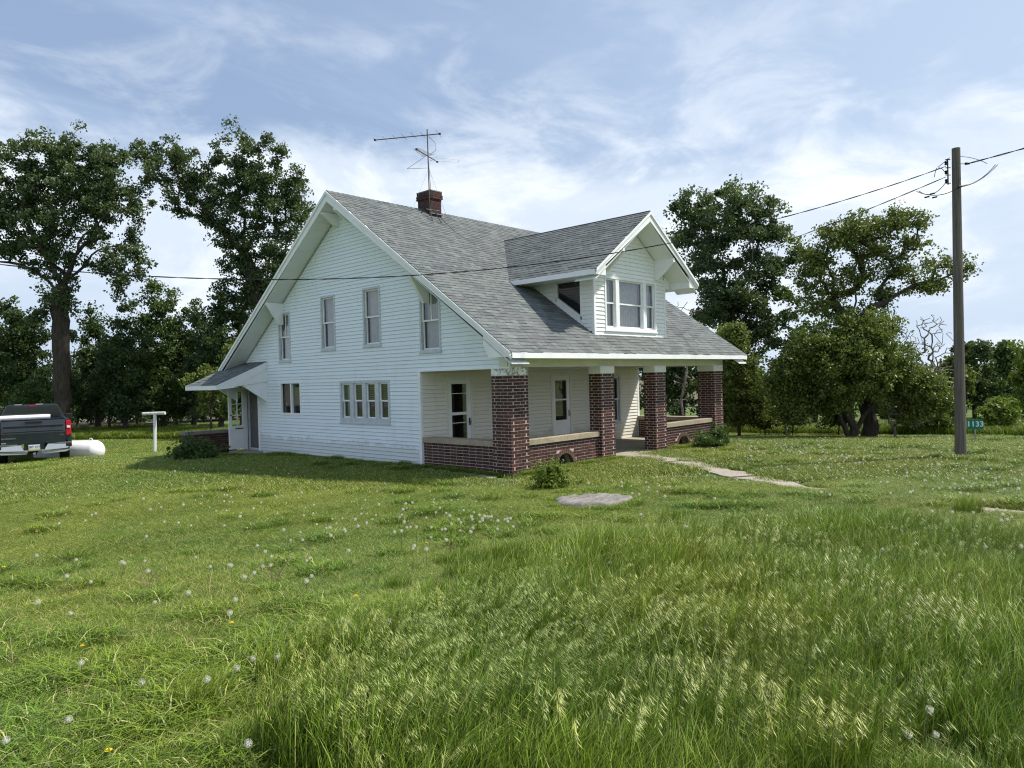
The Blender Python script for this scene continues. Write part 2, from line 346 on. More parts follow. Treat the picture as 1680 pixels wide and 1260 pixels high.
def text_mesh(cu, parent, loc, nm):
    o = bpy.data.objects.new(nm, cu); COL.objects.link(o); bpy.context.view_layer.update()
    me = bpy.data.meshes.new_from_object(o.evaluated_get(bpy.context.evaluated_depsgraph_get())); mt = cu.materials[0]
    bpy.data.objects.remove(o); o = bpy.data.objects.new(nm, me)
    if not me.materials: me.materials.append(mt)
    COL.objects.link(o); o.parent = parent; o.location = loc; o.rotation_euler = (R(90), 0, 0); return o
# ------------------------------------------------------------------ setting: ground, field, hills
def make_ground():
    ext = np.concatenate([-np.geomspace(1400, 40, 22), np.arange(-38, 60, 1.0), np.geomspace(61, 1400, 24)])
    X, Y = np.meshgrid(ext, ext, indexing='ij'); n = len(ext)
    V = np.stack([X, Y, gz(X, Y)], -1).reshape(-1, 3)
    i, j = np.meshgrid(np.arange(n-1), np.arange(n-1), indexing='ij'); a = (i*n+j).ravel()
    me = fastmesh('ground', V, np.stack([a, a+n, a+n+1, a+1], -1), GROUND, smooth=True)
    o = bpy.data.objects.new('ground', me); COL.objects.link(o); tag(o, kind='structure')
    # tan field beyond the tree belt
    m = MB(); az = np.radians(np.linspace(-25, 115, 60)); rs = [55, 80, 120, 200, 400, 800, 1300]
    vs = []
    for r in rs:
        for t in az:
            x, y = CAM[0]+r*math.cos(t), CAM[1]+r*math.sin(t)
            vs.append((x, y, float(gz(x, y))+.05+(.6*(r-55)/745 if r < 800 else .9)))
    k = len(az); m.add(vs, [(a*k+b, (a+1)*k+b, (a+1)*k+b+1, a*k+b+1) for a in range(len(rs)-1) for b in range(k-1)])
    o = m.build('field', FIELD, smooth=True); tag(o, kind='structure')
    m = MB(); vs = []
    for t in np.radians(np.linspace(-30, 120, 160)):
        h = 3+2.5*math.sin(t*9)+1.5*math.sin(t*23+1)+1.2*math.sin(t*51)
        for r, z in ((850, -1), (900, h), (1000, h*1.1), (1060, -2)): vs.append((CAM[0]+r*math.cos(t), CAM[1]+r*math.sin(t), z))
    m.add(vs, [(a*4+b, (a+1)*4+b, (a+1)*4+b+1, a*4+b+1) for a in range(159) for b in range(3)])
    tag(m.build('hills', HILLM, smooth=True), kind='structure')
make_ground()
def path_strip(name, pts, hw, th, matl, jag=.05):
    m = MB(); pts = [np.array(p[:2], float) for p in pts]
    L = []; Rr = []
    # resample
    P = [];
    for a, b in zip(pts[:-1], pts[1:]):
        n = max(1, int(np.linalg.norm(b-a)/.25)); P += [a+(b-a)*i/n for i in range(n)]
    P.append(pts[-1])
    for i, p in enumerate(P):
        t = P[min(i+1, len(P)-1)]-P[max(0, i-1)]; t /= np.linalg.norm(t); nn = np.array([-t[1], t[0]])
        L.append(p+nn*(hw+rng.normal(0, jag))); Rr.append(p-nn*(hw+rng.normal(0, jag)))
    vs = []
    for l, r in zip(L, Rr):
        for q, dz in ((l, -.05), (l, th), (r, th), (r, -.05)): vs.append((q[0], q[1], float(gz(*q))+dz))
    fs = [(i*4+k, (i+1)*4+k, (i+1)*4+k+1, i*4+k+1) for i in range(len(P)-1) for k in range(3)]+[(0, 1, 2, 3), (len(vs)-4, len(vs)-3, len(vs)-2, len(vs)-1)]
    m.add(vs, fs); return tag(m.build(name, matl), kind='structure')
walk_pts = [(5.0, .8), (4.45, -.35), (4.0, -1.2), (3.2, -2.5), (2.35, -4.0), (1.5, -5.6), (.7, -7.2)]
path_strip('front_path', [(4.45, .05), (4.4, -.6), (3.9, -1.6)], .62, .035, CONC)
path_strip('front_path', [(3.84, -1.72), (3.0, -3.0), (2.45, -3.85)], .30, .03, CONC, .07)
path_strip('front_path', [(2.38, -3.97), (1.9, -4.8), (1.45, -5.65)], .24, .028, CONC, .08)
path_strip('side_path', [(.95, -2.05), (1.5, -2.5), (1.95, -2.85)], .13, .02, CONC, .03)
path_strip('side_path', [(1.0, -7.9), (.92, -8.8)], .22, .03, CONC, .05)
path_strip('side_path', [(-.2, 2.75), (-.28, .2)], .16, .03, CONC, .03)
path_strip('side_path', [(-.9, -.25), (.35, -.6)], .12, .02, CONC, .03)

# ------------------------------------------------------------------ farmhouse
house = empty('farmhouse', (0, 0, 0), 'white two storey farmhouse with steep grey shingle roof, dormer and brick porch piers', 'house')
SLP = .6965; ZE = 2.5636; OY = .53; OX = .52; RY = 5.75; ZR = 6.938; L = 9.37; YB = 11.5; WX = .03; WP = 2.85
def zroof(y): return ZE+SLP*(y+OY) if y <= RY else ZE+SLP*(2*RY-y+OY)
class PL:
    def __init__(s, o, u, n): s.o = np.array(o, float); s.u = np.array(u, float); s.n = np.array(n, float)
    def __call__(s, a, z, d=0.0): return s.o+s.u*a+s.n*d+np.array([0, 0, z])
    def box(s, m, a0, a1, z0, z1, d0, d1, r=0.0):
        return m.hexa([s(a0, z0, d0), s(a1, z0, d0), s(a1, z0, d1), s(a0, z0, d1), s(a0, z1, d0), s(a1, z1, d0), s(a1, z1, d1), s(a0, z1, d1)], r)
def siding(parent, pl, z0, z1, lo, hi, holes, matl, h=.092, joined=False, name='siding_board'):
    lo = lo if callable(lo) else (lambda z, v=lo: v); hi = hi if callable(hi) else (lambda z, v=hi: v)
    n = int(math.ceil((z1-z0)/h)); sheath = MB(); allm = MB()
    for i in range(n):
        za, zb = z0+i*h, min(z0+(i+1)*h, z1)
        cuts = sorted({za, zb}|{z for H in holes for z in H[2:4] if za < z < zb})
        sub = []
        for a, b in zip(cuts[:-1], cuts[1:]):
            mid = (a+b)/2; iv = [(lo, hi)]; segs = []
            hs = sorted([(H[0], H[1]) for H in holes if H[2] < mid < H[3]])
            cur = None; left = ('f', lo)
            def ev(t, z): return t[1](z) if t[0] == 'f' else t[1]
            pieces = []
            for s0, s1 in hs:
                pieces.append((left, ('c', s0))); left = ('c', s1)
            pieces.append((left, ('f', hi)))
            for l, r in pieces:
                la, lb, ra, rb = ev(l, a), ev(l, b), ev(r, a), ev(r, b)
                if (ra-la)+(rb-lb) < .02: continue
                ra = max(ra, la); rb = max(rb, lb); segs.append((a, b, la, ra, lb, rb))
            sub.append(segs)
        def dep(z): return .020*(1-(z-za)/h)+.003
        def geo(m, s, r):
            a, b, la, ra, lb, rb = s; da, db = dep(a), dep(b)
            if a == za and b-a > .03:
                c = a+.013; f = (c-a)/(b-a); lc, rc = la+(lb-la)*f, ra+(rb-ra)*f; dc = dep(c)
                m.add([pl(lc, c, dc), pl(rc, c, dc), pl(rb, b, db), pl(lb, b, db), pl(la, a, .001), pl(ra, a, .001)], [(0, 1, 2, 3), (4, 5, 1, 0)], r)
            else: m.add([pl(la, a, da), pl(ra, a, da), pl(rb, b, db), pl(lb, b, db), pl(la, a, 0), pl(ra, a, 0)], [(0, 1, 2, 3), (4, 5, 1, 0)], r)
            sheath.add([pl(la, a, 0), pl(ra, a, 0), pl(rb, b, 0), pl(lb, b, 0)], [(0, 1, 2, 3)])
        r = random.random()
        if joined:
            for sg in sub:
                for s in sg: geo(allm, s, r)
        elif len(sub) == 1:
            for s in sub[0]:
                m = MB(); geo(m, s, 0); m.build(name, matl, parent)
        else:
            comps = []
            for sg in sub:
                for s in sg:
                    hit = [c for c in comps if any(abs(q[1]-s[0]) < 1e-6 and min(q[5], s[3])-max(q[4], s[2]) > .01 for q in c)]
                    new = [s]
                    for c in hit: new += c; comps.remove(c)
                    comps.append(new)
            for c in comps:
                m = MB()
                for s in c: geo(m, s, 0)
                m.build(name, matl, parent)
    if joined: allm.build('siding', matl, parent)
    sheath.build('wall', matl, parent)
def ring(m, pl, a0, a1, z0, z1, w, d0, d1, wb=None):
    wb = w if wb is None else wb
    pl.box(m, a0, a0+w, z0, z1, d0, d1); pl.box(m, a1-w, a1, z0, z1, d0, d1)
    pl.box(m, a0+w, a1-w, z1-w, z1, d0, d1-.001); pl.box(m, a0+w, a1-w, z0, z0+wb, d0, d1-.001)
def curtain_mesh(pl, a0, a1, z0, z1, d, amp=.014, fr=None, ztop_only=None):
    n = max(8, int((a1-a0)/.012)); vs = []; ph = random.random()*6
    for i in range(n+1):
        a = a0+(a1-a0)*i/n; dd = d+amp*math.sin(i*1.15+ph)+.5*amp*math.sin(i*.43+ph)
        vs += [pl(a, z0, dd*1.05), pl(a, z1, dd)]
    return MB().add(vs, [(2*i, 2*i+2, 2*i+3, 2*i+1) for i in range(n)])
def sash_unit(w, pl, a0, a1, z0, z1, curt='full', munt=False, matl=TRIM, sw=.035):
    zm = (z0+z1)/2+.0
    m = MB(); ring(m, pl, a0, a1, zm-.02, z1, sw, -.055, -.02); 
    if munt: pl.box(m, (a0+a1)/2-.011, (a0+a1)/2+.011, zm+.016, z1-sw, -.05, -.028)
    m.build('upper_sash', matl, w)
    m = MB(); ring(m, pl, a0, a1, z0, zm+.02, sw, -.075, -.04); m.build('lower_sash', matl, w)
    for (za, zb, d) in ((zm-.02+sw, z1-sw, -.04), (z0+sw, zm+.02-sw, -.06)):
        m = MB().add([pl(a0+sw, za, d), pl(a1-sw, za, d), pl(a1-sw, zb, d), pl(a0+sw, zb, d)], [(0, 1, 2, 3)]); m.build('pane', GLASS, w)
    if curt == 'full': curtain_mesh(pl, a0+.01, a1-.01, z0, z1, -.16).build('curtain', CURT, w)
    if curt == 'half': curtain_mesh(pl, a0+.01, a1-.01, zm-.02, z1, -.16).build('curtain', CURT, w)
    if curt == 'side':
        curtain_mesh(pl, a0+.01, a0+(a1-a0)*.36, z0, z1, -.16).build('curtain', CURT, w); curtain_mesh(pl, a0+(a1-a0)*.66, a1-.01, z0, z1, -.16).build('curtain', CURT, w)
    if curt == 'slats':
        m = MB(); z = z1-.05
        while z > zm-.1: pl.box(m, a0+.02, a1-.02, z-.028, z-.022, -.13, -.10); z -= .045
        m.build('blind', CURT, w)
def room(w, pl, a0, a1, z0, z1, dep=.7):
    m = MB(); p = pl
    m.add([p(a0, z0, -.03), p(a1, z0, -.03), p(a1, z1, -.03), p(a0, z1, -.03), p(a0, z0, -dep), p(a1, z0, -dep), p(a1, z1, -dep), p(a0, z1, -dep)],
          [(4, 5, 6, 7), (0, 1, 5, 4), (1, 2, 6, 5), (2, 3, 7, 6), (3, 0, 4, 7)]); m.build('window_dark_box', DARKROOM, w)  # near-black box: darkness of the unlit room is put into its colour
def window(pl, a0, a1, z0, z1, units, curt='full', munt=False, cas=.055, frame=TRIM_G, mull=.06, wb=.075, frac=None):
    w = MB(); ring(w, pl, a0, a1, z0, z1, cas, -.08, .028, wb); pl.box(w, a0-.02, a1+.02, z0-.012, z0+.022, -.02, .045)
    inner0, inner1 = a0+cas, a1-cas; frac = frac or [1/units]*units
    tot = inner1-inner0-mull*(units-1); x = inner0; spans = []
    for i, f in enumerate(frac):
        spans.append((x, x+tot*f)); x += tot*f
        if i < units-1: pl.box(w, x, x+mull, z0+wb, z1-cas, -.08, .02); x += mull
    w = w.build('window', frame, house)
    for i, (s, e) in enumerate(spans): sash_unit(w, pl, s, e, z0+wb, z1-cas, curt[i] if isinstance(curt, (list, tuple)) else curt, munt)
    room(w, pl, inner0, inner1, z0+wb, z1-cas)
    return w
# gable wall (faces -x): coordinate a = y
GP = PL((WX, 0, 0), (0, 1, 0), (-1, 0, 0))
W = dict(w1=(8.62, 9.27, 2.68, 4.13), w2=(6.32, 7.0, 2.92, 4.40), w3=(4.33, 5.06, 2.92, 4.42), w4=(2.11, 2.84, 2.68, 4.15), w5=(8.12, 9.26, 1.14, 2.12), w6=(4.04, 6.18, .98, 2.09))
DZ0, DZ1, DY0, DY1 = 0.02, 2.03, 10.62, 11.42
holes = list(W.values())+[(-9, WP, -9, 2.275), (DY0, DY1+.0, DZ0, DZ1)]
def lo_g(z): return max(.0, (z+.30-ZE)/SLP-OY)
def hi_g(z): return min(YB, 2*RY-((z+.30-ZE)/SLP-OY))
siding(house, GP, -.05, 6.62, lo_g, hi_g, holes, SIDING)
window(GP, *W['w1'], 1, 'full', True); window(GP, *W['w2'], 1, 'full'); window(GP, *W['w3'], 1, 'full'); window(GP, *W['w4'], 1, 'full', True)
window(GP, *W['w6'], 4, ['slats', 'slats', 'slats', 'side'], cas=.07, mull=.16, wb=.14)
# slider window
def slider():
    a0, a1, z0, z1 = W['w5']; w = MB(); ring(w, GP, a0, a1, z0, z1, .06, -.08, .028, .07); GP.box(w, (a0+a1)/2-.03, (a0+a1)/2+.03, z0+.07, z1-.06, -.06, .01)
    w = w.build('window', TRIM, house)
    for s, e in ((a0+.06, (a0+a1)/2-.03), ((a0+a1)/2+.03, a1-.06)):
        MB().add([GP(s, z0+.07, -.05), GP(e, z0+.07, -.05), GP(e, z1-.06, -.05), GP(s, z1-.06, -.05)], [(0, 1, 2, 3)]).build('pane', GLASS, w)
    curtain_mesh(GP, a0+.08, a1-.08, z0+.3, z1-.06, -.3).build('curtain', simple('olive_cloth', (.16, .17, .13), .9), w)
    room(w, GP, a0+.06, a1-.06, z0+.07, z1-.06)
slider()
m = MB(); m.box((-.012, WP-.0, -.06), (.06, WP+.09, 2.275)); m.box((-.012, -.0, 2.25), (.05, WP, 2.285)); m.build('corner_trim', TRIM, house)
m = MB(); m.box((.0, DY0-.07, -.03), (.06, DY0, DZ1+.06)); m.box((.0, DY1, -.03), (.06, DY1+.08, DZ1+.06)); m.box((.0, DY0, DZ1), (.06, DY1, DZ1+.06)); m.box((-.012, DY1+.08, -.06), (.1, YB+.03, 2.4)); m.build('door_frame', TRIM, house)
# foundation
m = MB(); m.box((.05, WP+.03, -.6), (L-.03, YB-.03, -.05)); m.build('foundation', CONC, house)
# porch inner wall (faces -y) a = x
PP = PL((0, WP, 0), (1, 0, 0), (0, -1, 0))
D1 = (.76, 1.66, .07, 2.12); D2 = (4.70, 5.62, .07, 2.15); W7 = (7.1, 8.1, .55, 2.05)
siding(house, PP, .06, 2.28, .06, 9.06, [D1, D2, W7], SIDING_IN, h=.098)
window(PP, *W7, 1, 'full')
def storm_door(D, hinge_left, lites):
    a0, a1, z0, z1 = D; f = MB(); ring(f, PP, a0, a1, z0, z1, .07, -.06, .03, .03); f = f.build('door_frame', SIDING_IN, house)
    a0 += .07; a1 -= .07; z0 += .03; z1 -= .07
    d = MB(); sw = .13; zs = lites
    PP.box(d, a0, a0+sw, z0, z1, -.035, 0); PP.box(d, a1-sw, a1, z0, z1, -.035, 0)
    edges = [z0]+[v for p in zs for v in p]+[z1]
    for i in range(0, len(edges), 2): PP.box(d, a0+sw, a1-sw, edges[i], edges[i+1], -.035, -.001)
    d = d.build('door', TRIM, house)
    for za, zb in zs: MB().add([PP(a0+sw, za, -.02), PP(a1-sw, za, -.02), PP(a1-sw, zb, -.02), PP(a0+sw, zb, -.02)], [(0, 1, 2, 3)]).build('pane', GLASS, d)
    m = MB(); PP.box(m, a0+sw+.01, a1-sw-.01, zs[0][0]+.02, zs[-1][1], -.45, -.44); m.build('inner_door', simple('inner_door_paint', (.12, .12, .11), .7), d)
    room(d, PP, a0+sw, a1-sw, z0, z1, .7)
    h = MB(); ha = a0+.05 if not hinge_left else a1-.05; PP.box(h, ha-.018, ha+.018, 1.0-.09, 1.0+.09, 0, .02); PP.box(h, ha-.012, ha+.012, .98, 1.0, .02, .06); h.build('handle', DARKMET if lites[0][0] < .5 else GALV, d)
storm_door(D1, True, [(.33, 1.18), (1.25, 1.94)])
storm_door(D2, True, [(.82, 1.38), (1.42, 1.95)])
mm = MB(); PP.box(mm, .98, 1.44, 1.70, 1.715, -.03, .0); PP.box(mm, .98, 1.44, .98, .995, -.03, .0); mm.build('door_rail', TRIM, house)
MB().box((9.06, WP-.02, .05), (9.16, WP+.12, 2.28)).build('corner_trim', TRIM, house)
# right-hand and rear walls
RP = PL((9.1, 0, 0), (0, 1, 0), (1, 0, 0)); siding(house, RP, -.05, 2.3, WP+.05, YB, [], SIDING, joined=True)
RP2 = PL((L, 0, 0), (0, 1, 0), (1, 0, 0)); siding(house, RP2, 2.28, 6.62, lambda z: max(0, lo_g(z)), hi_g, [], SIDING, joined=True)
BP = PL((0, YB, 0), (1, 0, 0), (0, 1, 0)); siding(house, BP, -.05, 2.8, WX, L, [], SIDING, joined=True)
# porch floor, ceiling, beam
m = MB(); m.box((.12, .30, -.25), (L-.1, WP, .055)); m.box((3.75, -.02, -.2), (5.5, .30, .05)); m.build('porch_floor', CONC, house)
m = MB(); m.box((.21, .31, 2.29), (L-.21, WP, 2.33)); m.build('porch_ceiling', BEAM, house)
m = MB(); m.box((.0, .06, 2.275), (L, .30, 2.56)); m.box((L-.2, .30, 2.275), (L, WP, 2.5)); m.box((.051, .30, 2.276), (.2, WP, 2.5)); m.build('porch_beam', BEAM, house)
# ---- brickwork
CH = 2.1/31; BL = .205
brick_count = [0]
def brick_unit(m, c, hx, hy, hz, r):
    m.box((c[0]-hx, c[1]-hy, c[2]-hz), (c[0]+hx, c[1]+hy, c[2]+hz), r)
_bm = {}
def add_brick(parent, joined, lo, hi, indiv):
    lo = list(lo); hi = list(hi)
    if indiv and brick_count[0] < 300:
        key = tuple(round(b-a, 3) for a, b in zip(lo, hi))
        if key not in _bm:
            _bm[key] = MB().box([-k/2 for k in key], [k/2 for k in key]).mesh('brick', BRICK)
        o = bpy.data.objects.new('brick', _bm[key]); COL.objects.link(o); o.parent = parent; o.location = [(a+b)/2 for a, b in zip(lo, hi)]
        j = .0015; o.location = [v+random.uniform(-j, j) for v in o.location]; brick_count[0] += 1
    else: joined.box(lo, hi, random.random())
def brick_face(parent, joined, x0, x1, y0, y1, z0, n, faces, indiv, skip=None, proud=.0035, skipn=0):
    """rectangular block x0..x1,y0..y1; faces: subset of 'F'(-y) 'L'(-x) 'R'(+x) 'B'(+y)"""
    D = .095; g = .015
    for c in range(skipn, n):
        za = z0+c*CH+g/2; zb = z0+(c+1)*CH-g/2; odd = c % 2
        def run(a0, a1, off):
            out = []; a = a0-off
            while a < a1-.02:
                s, e = max(a, a0), min(a+BL-g, a1)
                if e-s > .03: out.append((s, e))
                a += BL
            if a1-out[-1][1] > .012: out[-1] = (out[-1][0], a1)
            return out
        if 'F' in faces:
            s0 = x0 if odd else (x0+D+g if 'L' in faces else x0); e0 = x1 if odd else (x1-D-g if 'R' in faces else x1)
            for s, e in run(s0, e0, 0 if odd else (0 if 'L' in faces else BL/2)):
                if skip and skip((s+e)/2, (za+zb)/2): continue
                add_brick(parent, joined, (s, y0-proud, za), (e, y0+D-.03, zb), indiv)
        if 'B' in faces:
            for s, e in run(x0 if odd else x0+D+g, x1 if odd else x1-D-g, 0): add_brick(parent, joined, (s, y1-D+.03, za), (e, y1+proud, zb), False)
        if 'L' in faces:
            s0, e0 = (y0+D-.03+g if odd else y0), (y1-D if odd and 'B' in faces else y1)
            for s, e in run(s0, e0, 0 if ('F' in faces) else (BL/2 if odd else 0)): add_brick(parent, joined, (x0-proud, s-(proud if not odd and 'F' in faces and s == y0 else 0), za), (x0+D-.03, e, zb), indiv)
        if 'R' in faces:
            for s, e in run(y0+D+g if odd else y0, y1-D if odd and 'B' in faces else y1, 0): add_brick(parent, joined, (x1-D+.03, s, za), (x1+proud, e, zb), False)
SXW, SYC, SYM = .555, .53, .34
piers = [(0, SYC), (3.153, SYM), (5.549, SYM), (8.80, SYC)]
for i, (px_, sy) in enumerate(piers):
    core = MB().box((px_+.002, .002, -.3), (px_+SXW-.002, sy-.002, 2.1-.004)).build('brick_pier', MORTAR, house)
    j = MB(); brick_face(core, j, px_, px_+SXW, 0, sy, -CH*2, 33, 'FLRB', i == 0)
    j.build('brickwork', BRICK, core, kind='stuff')
    MB().box((px_-.004, -.012, 2.104), (px_+SXW+.012, sy, 2.276)).build('pier_cap', FLAKE if i == 0 else TRIM, core)
    if i == 0:   # flaking paint on the cap's left face
        pass
def low_wall(x0, x1, y0, y1, face, indiv, arch=None, capo=.05):
    horiz = face == 'F'
    m = MB()
    if arch:
        cx, cz, r = arch
        m.box((x0, y0+.002, -.3), (cx-r-.004, y1-.006, .60)); m.box((cx+r+.004, y0+.002, -.3), (x1, y1-.006, .60))
        nseg = 14; top = .60
        for k in range(nseg):
            t0, t1 = math.pi*k/nseg, math.pi*(k+1)/nseg; rr = r+.004
            p = [(cx+rr*math.cos(t0), cz+rr*math.sin(t0)), (cx+rr*math.cos(t1), cz+rr*math.sin(t1))]
            m.hexa([(p[0][0], y0+.002, p[0][1]), (p[1][0], y0+.002, p[1][1]), (p[1][0], y1-.006, p[1][1]), (p[0][0], y1-.006, p[0][1]),
                    (p[0][0], y0+.002, top), (p[1][0], y0+.002, top), (p[1][0], y1-.006, top), (p[0][0], y1-.006, top)])
    else: m.box((x0+(0 if horiz else .002), y0+(.006 if horiz else 0), -.3), (x1-(0 if horiz else .006), y1-(.006 if horiz else 0), .60))
    core = m.build('porch_wall', MORTAR, house); j = MB()
    fs = 'F' if horiz else ('L' if face == 'L' else 'R')
    sk = (lambda a, z: (a-arch[0])**2+(z-arch[1])**2 < (arch[2]+.115)**2) if arch else None
    brick_face(core, j, x0, x1, y0, y1, -CH*2, 11, fs, indiv, sk)
    if horiz: 
        jj = MB(); brick_face(core, jj, x0, x1, y0, y1, -CH*2, 11, '', False)
    if arch:
        cx, cz, r = arch; nb = 15
        for k in range(nb):
            t0 = math.pi*(k+.08)/nb; t1 = math.pi*(k+.92)/nb; ra, rb = r, r+.10
            b = MB().hexa([(cx+ra*math.cos(t0), y0-.008, cz+ra*math.sin(t0)), (cx+ra*math.cos(t1), y0-.008, cz+ra*math.sin(t1)), (cx+ra*math.cos(t1), y0+.09, cz+ra*math.sin(t1)), (cx+ra*math.cos(t0), y0+.09, cz+ra*math.sin(t0)),
                           (cx+rb*math.cos(t0), y0-.008, cz+rb*math.sin(t0)), (cx+rb*math.cos(t1), y0-.008, cz+rb*math.sin(t1)), (cx+rb*math.cos(t1), y0+.09, cz+rb*math.sin(t1)), (cx+rb*math.cos(t0), y0+.09, cz+rb*math.sin(t0))], random.random())
            b.build('arch_brick', simple('arch_brick_clay', (.13, .075, .06), .8, var=.3) if k == 0 and not low_wall.__dict__.get('m') else low_wall.m, core) if low_wall.__dict__.get('m') else None
            if not low_wall.__dict__.get('m'):
                low_wall.m = simple('arch_brick_clay', (.13, .075, .06), .8, var=.3); b.build('arch_brick', low_wall.m, core)
        MB().box((cx-r-.05, y1-.01, -.3), (cx+r+.05, y1+.02, .5)).build('vent_dark_sheet', DARKROOM, core)  # near-black sheet: shade of the hollow vent painted as colour
    j.build('brickwork', BRICK, core, kind='stuff')
    if horiz: MB().box((x0+.002, y0-capo, .602), (x1-.002, y1+capo, .722)).build('cap_stone', CAPSTONE, core, bevel=.006)
    else: MB().box((x0-capo, y0+.002, .602), (x1+capo, y1-.002, .722)).build('cap_stone', CAPSTONE, core, bevel=.006)
low_wall(SXW, 3.153, .10, .34, 'F', True, (1.88, .02, .30))
low_wall(.06, .30, SYC, WP, 'L', True)
low_wall(5.549+SXW, 8.80, .10, .34, 'F', False, (7.15, .02, .30))
low_wall(L-.28, L-.04, SYC, WP, 'L', False)
# ---- main roof
def slab(poly_yz, x0, x1, name, matl, parent=house): return MB().prism([(x0, y, z) for y, z in poly_yz], (x1-x0, 0, 0)).build(name, matl, parent)
T = .05
slab([(-OY, ZE-.012), (RY, ZR-.012), (RY, ZR-.10), (-OY, ZE-.10)], -OX+.03, L+OX-.03, 'roof_deck', DARKROOM)
roof_back = slab([(RY+.001, ZR-.012), (2*RY+OY, ZE-.012), (2*RY+OY, ZE-.10), (RY+.001, ZR-.10)], -OX+.03, L+OX-.03, 'roof_deck', SHING)
roof = bpy.data.objects.new('roof', None); COL.objects.link(roof); roof.parent = house
shing_n = [0]; _sm = {}
def shingles(o, u, v, lu, lv, keep, nindiv=0, ex=.132, sw=.24, parent=None):
    """o eave corner, u along eave, v up the slope"""
    o, u, v = (np.array(k, float) for k in (o, u, v)); n = np.cross(u, v); n /= np.linalg.norm(n)
    if n[2] < 0: n = -n
    j = MB(); rows = int(math.ceil(lv/ex)); cand = []
    for i in range(rows):
        t0 = i*ex; t1 = min(t0+ex*1.15, lv); off = random.uniform(0, sw); a = -off
        while a < lu:
            w = sw*random.choice((.55, .8, 1, 1, 1.25)); s, e = max(a, 0), min(a+w-.006, lu); a += w
            if e-s < .03: continue
            if not keep((s+e)/2, t0+ex*.5): continue
            th = .013 if random.random() < .5 else .008; jt = random.uniform(-.004, .004)
            q = lambda ss, tt, dd: o+u*ss+v*tt+n*dd
            pts = [q(s, t0+jt, 0), q(e, t0+jt, 0), q(e, t1, 0), q(s, t1, 0), q(s, t0+jt, th+.002), q(e, t0+jt, th+.002), q(e, t1, .0025), q(s, t1, .0025)]
            cand.append((t0, abs((s+e)/2-2), pts))
    if nindiv:
        order = sorted(range(len(cand)), key=lambda k: np.linalg.norm(cand[k][2][0]-CAM)); sel = set(order[:nindiv])
    else: sel = set()
    for k, (_, _, pts) in enumerate(cand):
        if k in sel:
            b = MB().add(pts, [(4, 5, 6, 7), (0, 1, 5, 4), (1, 2, 6, 5), (3, 0, 4, 7)], 0).build('shingle', SHING, parent)
        else: j.add(pts, [(4, 5, 6, 7), (0, 1, 5, 4), (1, 2, 6, 5), (3, 0, 4, 7)], random.random())
    return j
sv = np.array([0, 1, SLP])/math.hypot(1, SLP); LV = (RY+OY)*math.hypot(1, SLP)
j = shingles((-OX-.01, -OY-.02, ZE-.01), (1, 0, 0), sv, L+2*OX+.02, LV+.02, lambda a, t: True, 300, parent=roof)
# back slope strips (never face the camera) kept coarse
j.build('shingle_field', SHING, roof, kind='stuff')
m = MB()
x = -OX
while x < L+OX-.05:
    m.hexa([(x, RY-.14, ZR-.10+.012), (x+.24, RY-.14, ZR-.10+.006), (x+.24, RY, ZR+.006), (x, RY, ZR+.014), (x, RY-.14, ZR-.09+.014), (x+.24, RY-.14, ZR-.09), (x+.24, RY+.001, ZR+.012), (x, RY+.001, ZR+.024)], random.random())
    m.hexa([(x, RY, ZR), (x+.24, RY, ZR), (x+.24, RY+.14, ZR-.1), (x, RY+.14, ZR-.1), (x, RY, ZR+.022), (x+.24, RY, ZR+.012), (x+.24, RY+.14, ZR-.085), (x, RY+.14, ZR-.085)], random.random())
    x += .16
m.build('ridge_cap', SHING, roof, kind='stuff')
# rake boards, fascia, soffits
def rake(x0, x1, outer=-1):
    for nm, top, bot, dx in (('rake_board', -.07, -.27, 0), ('rake_trim', -.005, -.085, .03)):
        xx0, xx1 = (x0-dx, x1) if outer < 0 else (x0, x1+dx)
        for side in (0, 1):
            ya, yb = (-OY, RY-.0005) if not side else (2*RY+OY, RY+.0005); za, zb = ZE, ZR
            MB().prism([(xx0, ya, za+top), (xx0, yb, zb+top), (xx0, yb, zb+bot), (xx0, ya, za+bot+.12 if nm == 'rake_board' else za+bot)], (xx1-xx0, 0, 0)).build(nm, TRIM, roof)
rake(-OX, -OX+.025, -1); rake(L+OX-.025, L+OX, 1)
MB().box((-OX+.026, -OY-.022, ZE-.125), (L+OX-.026, -OY+.004, ZE-.006)).build('fascia', TRIM, roof)
MB().box((-OX+.026, 2*RY+OY-.004, ZE-.13), (L+OX-.026, 2*RY+OY+.022, ZE-.006)).build('fascia', TRIM, roof)
MB().box((.0, -OY+.005, ZE-.12), (L, .06, ZE-.105)).build('eave_soffit', TRIM, roof)
slen = .30
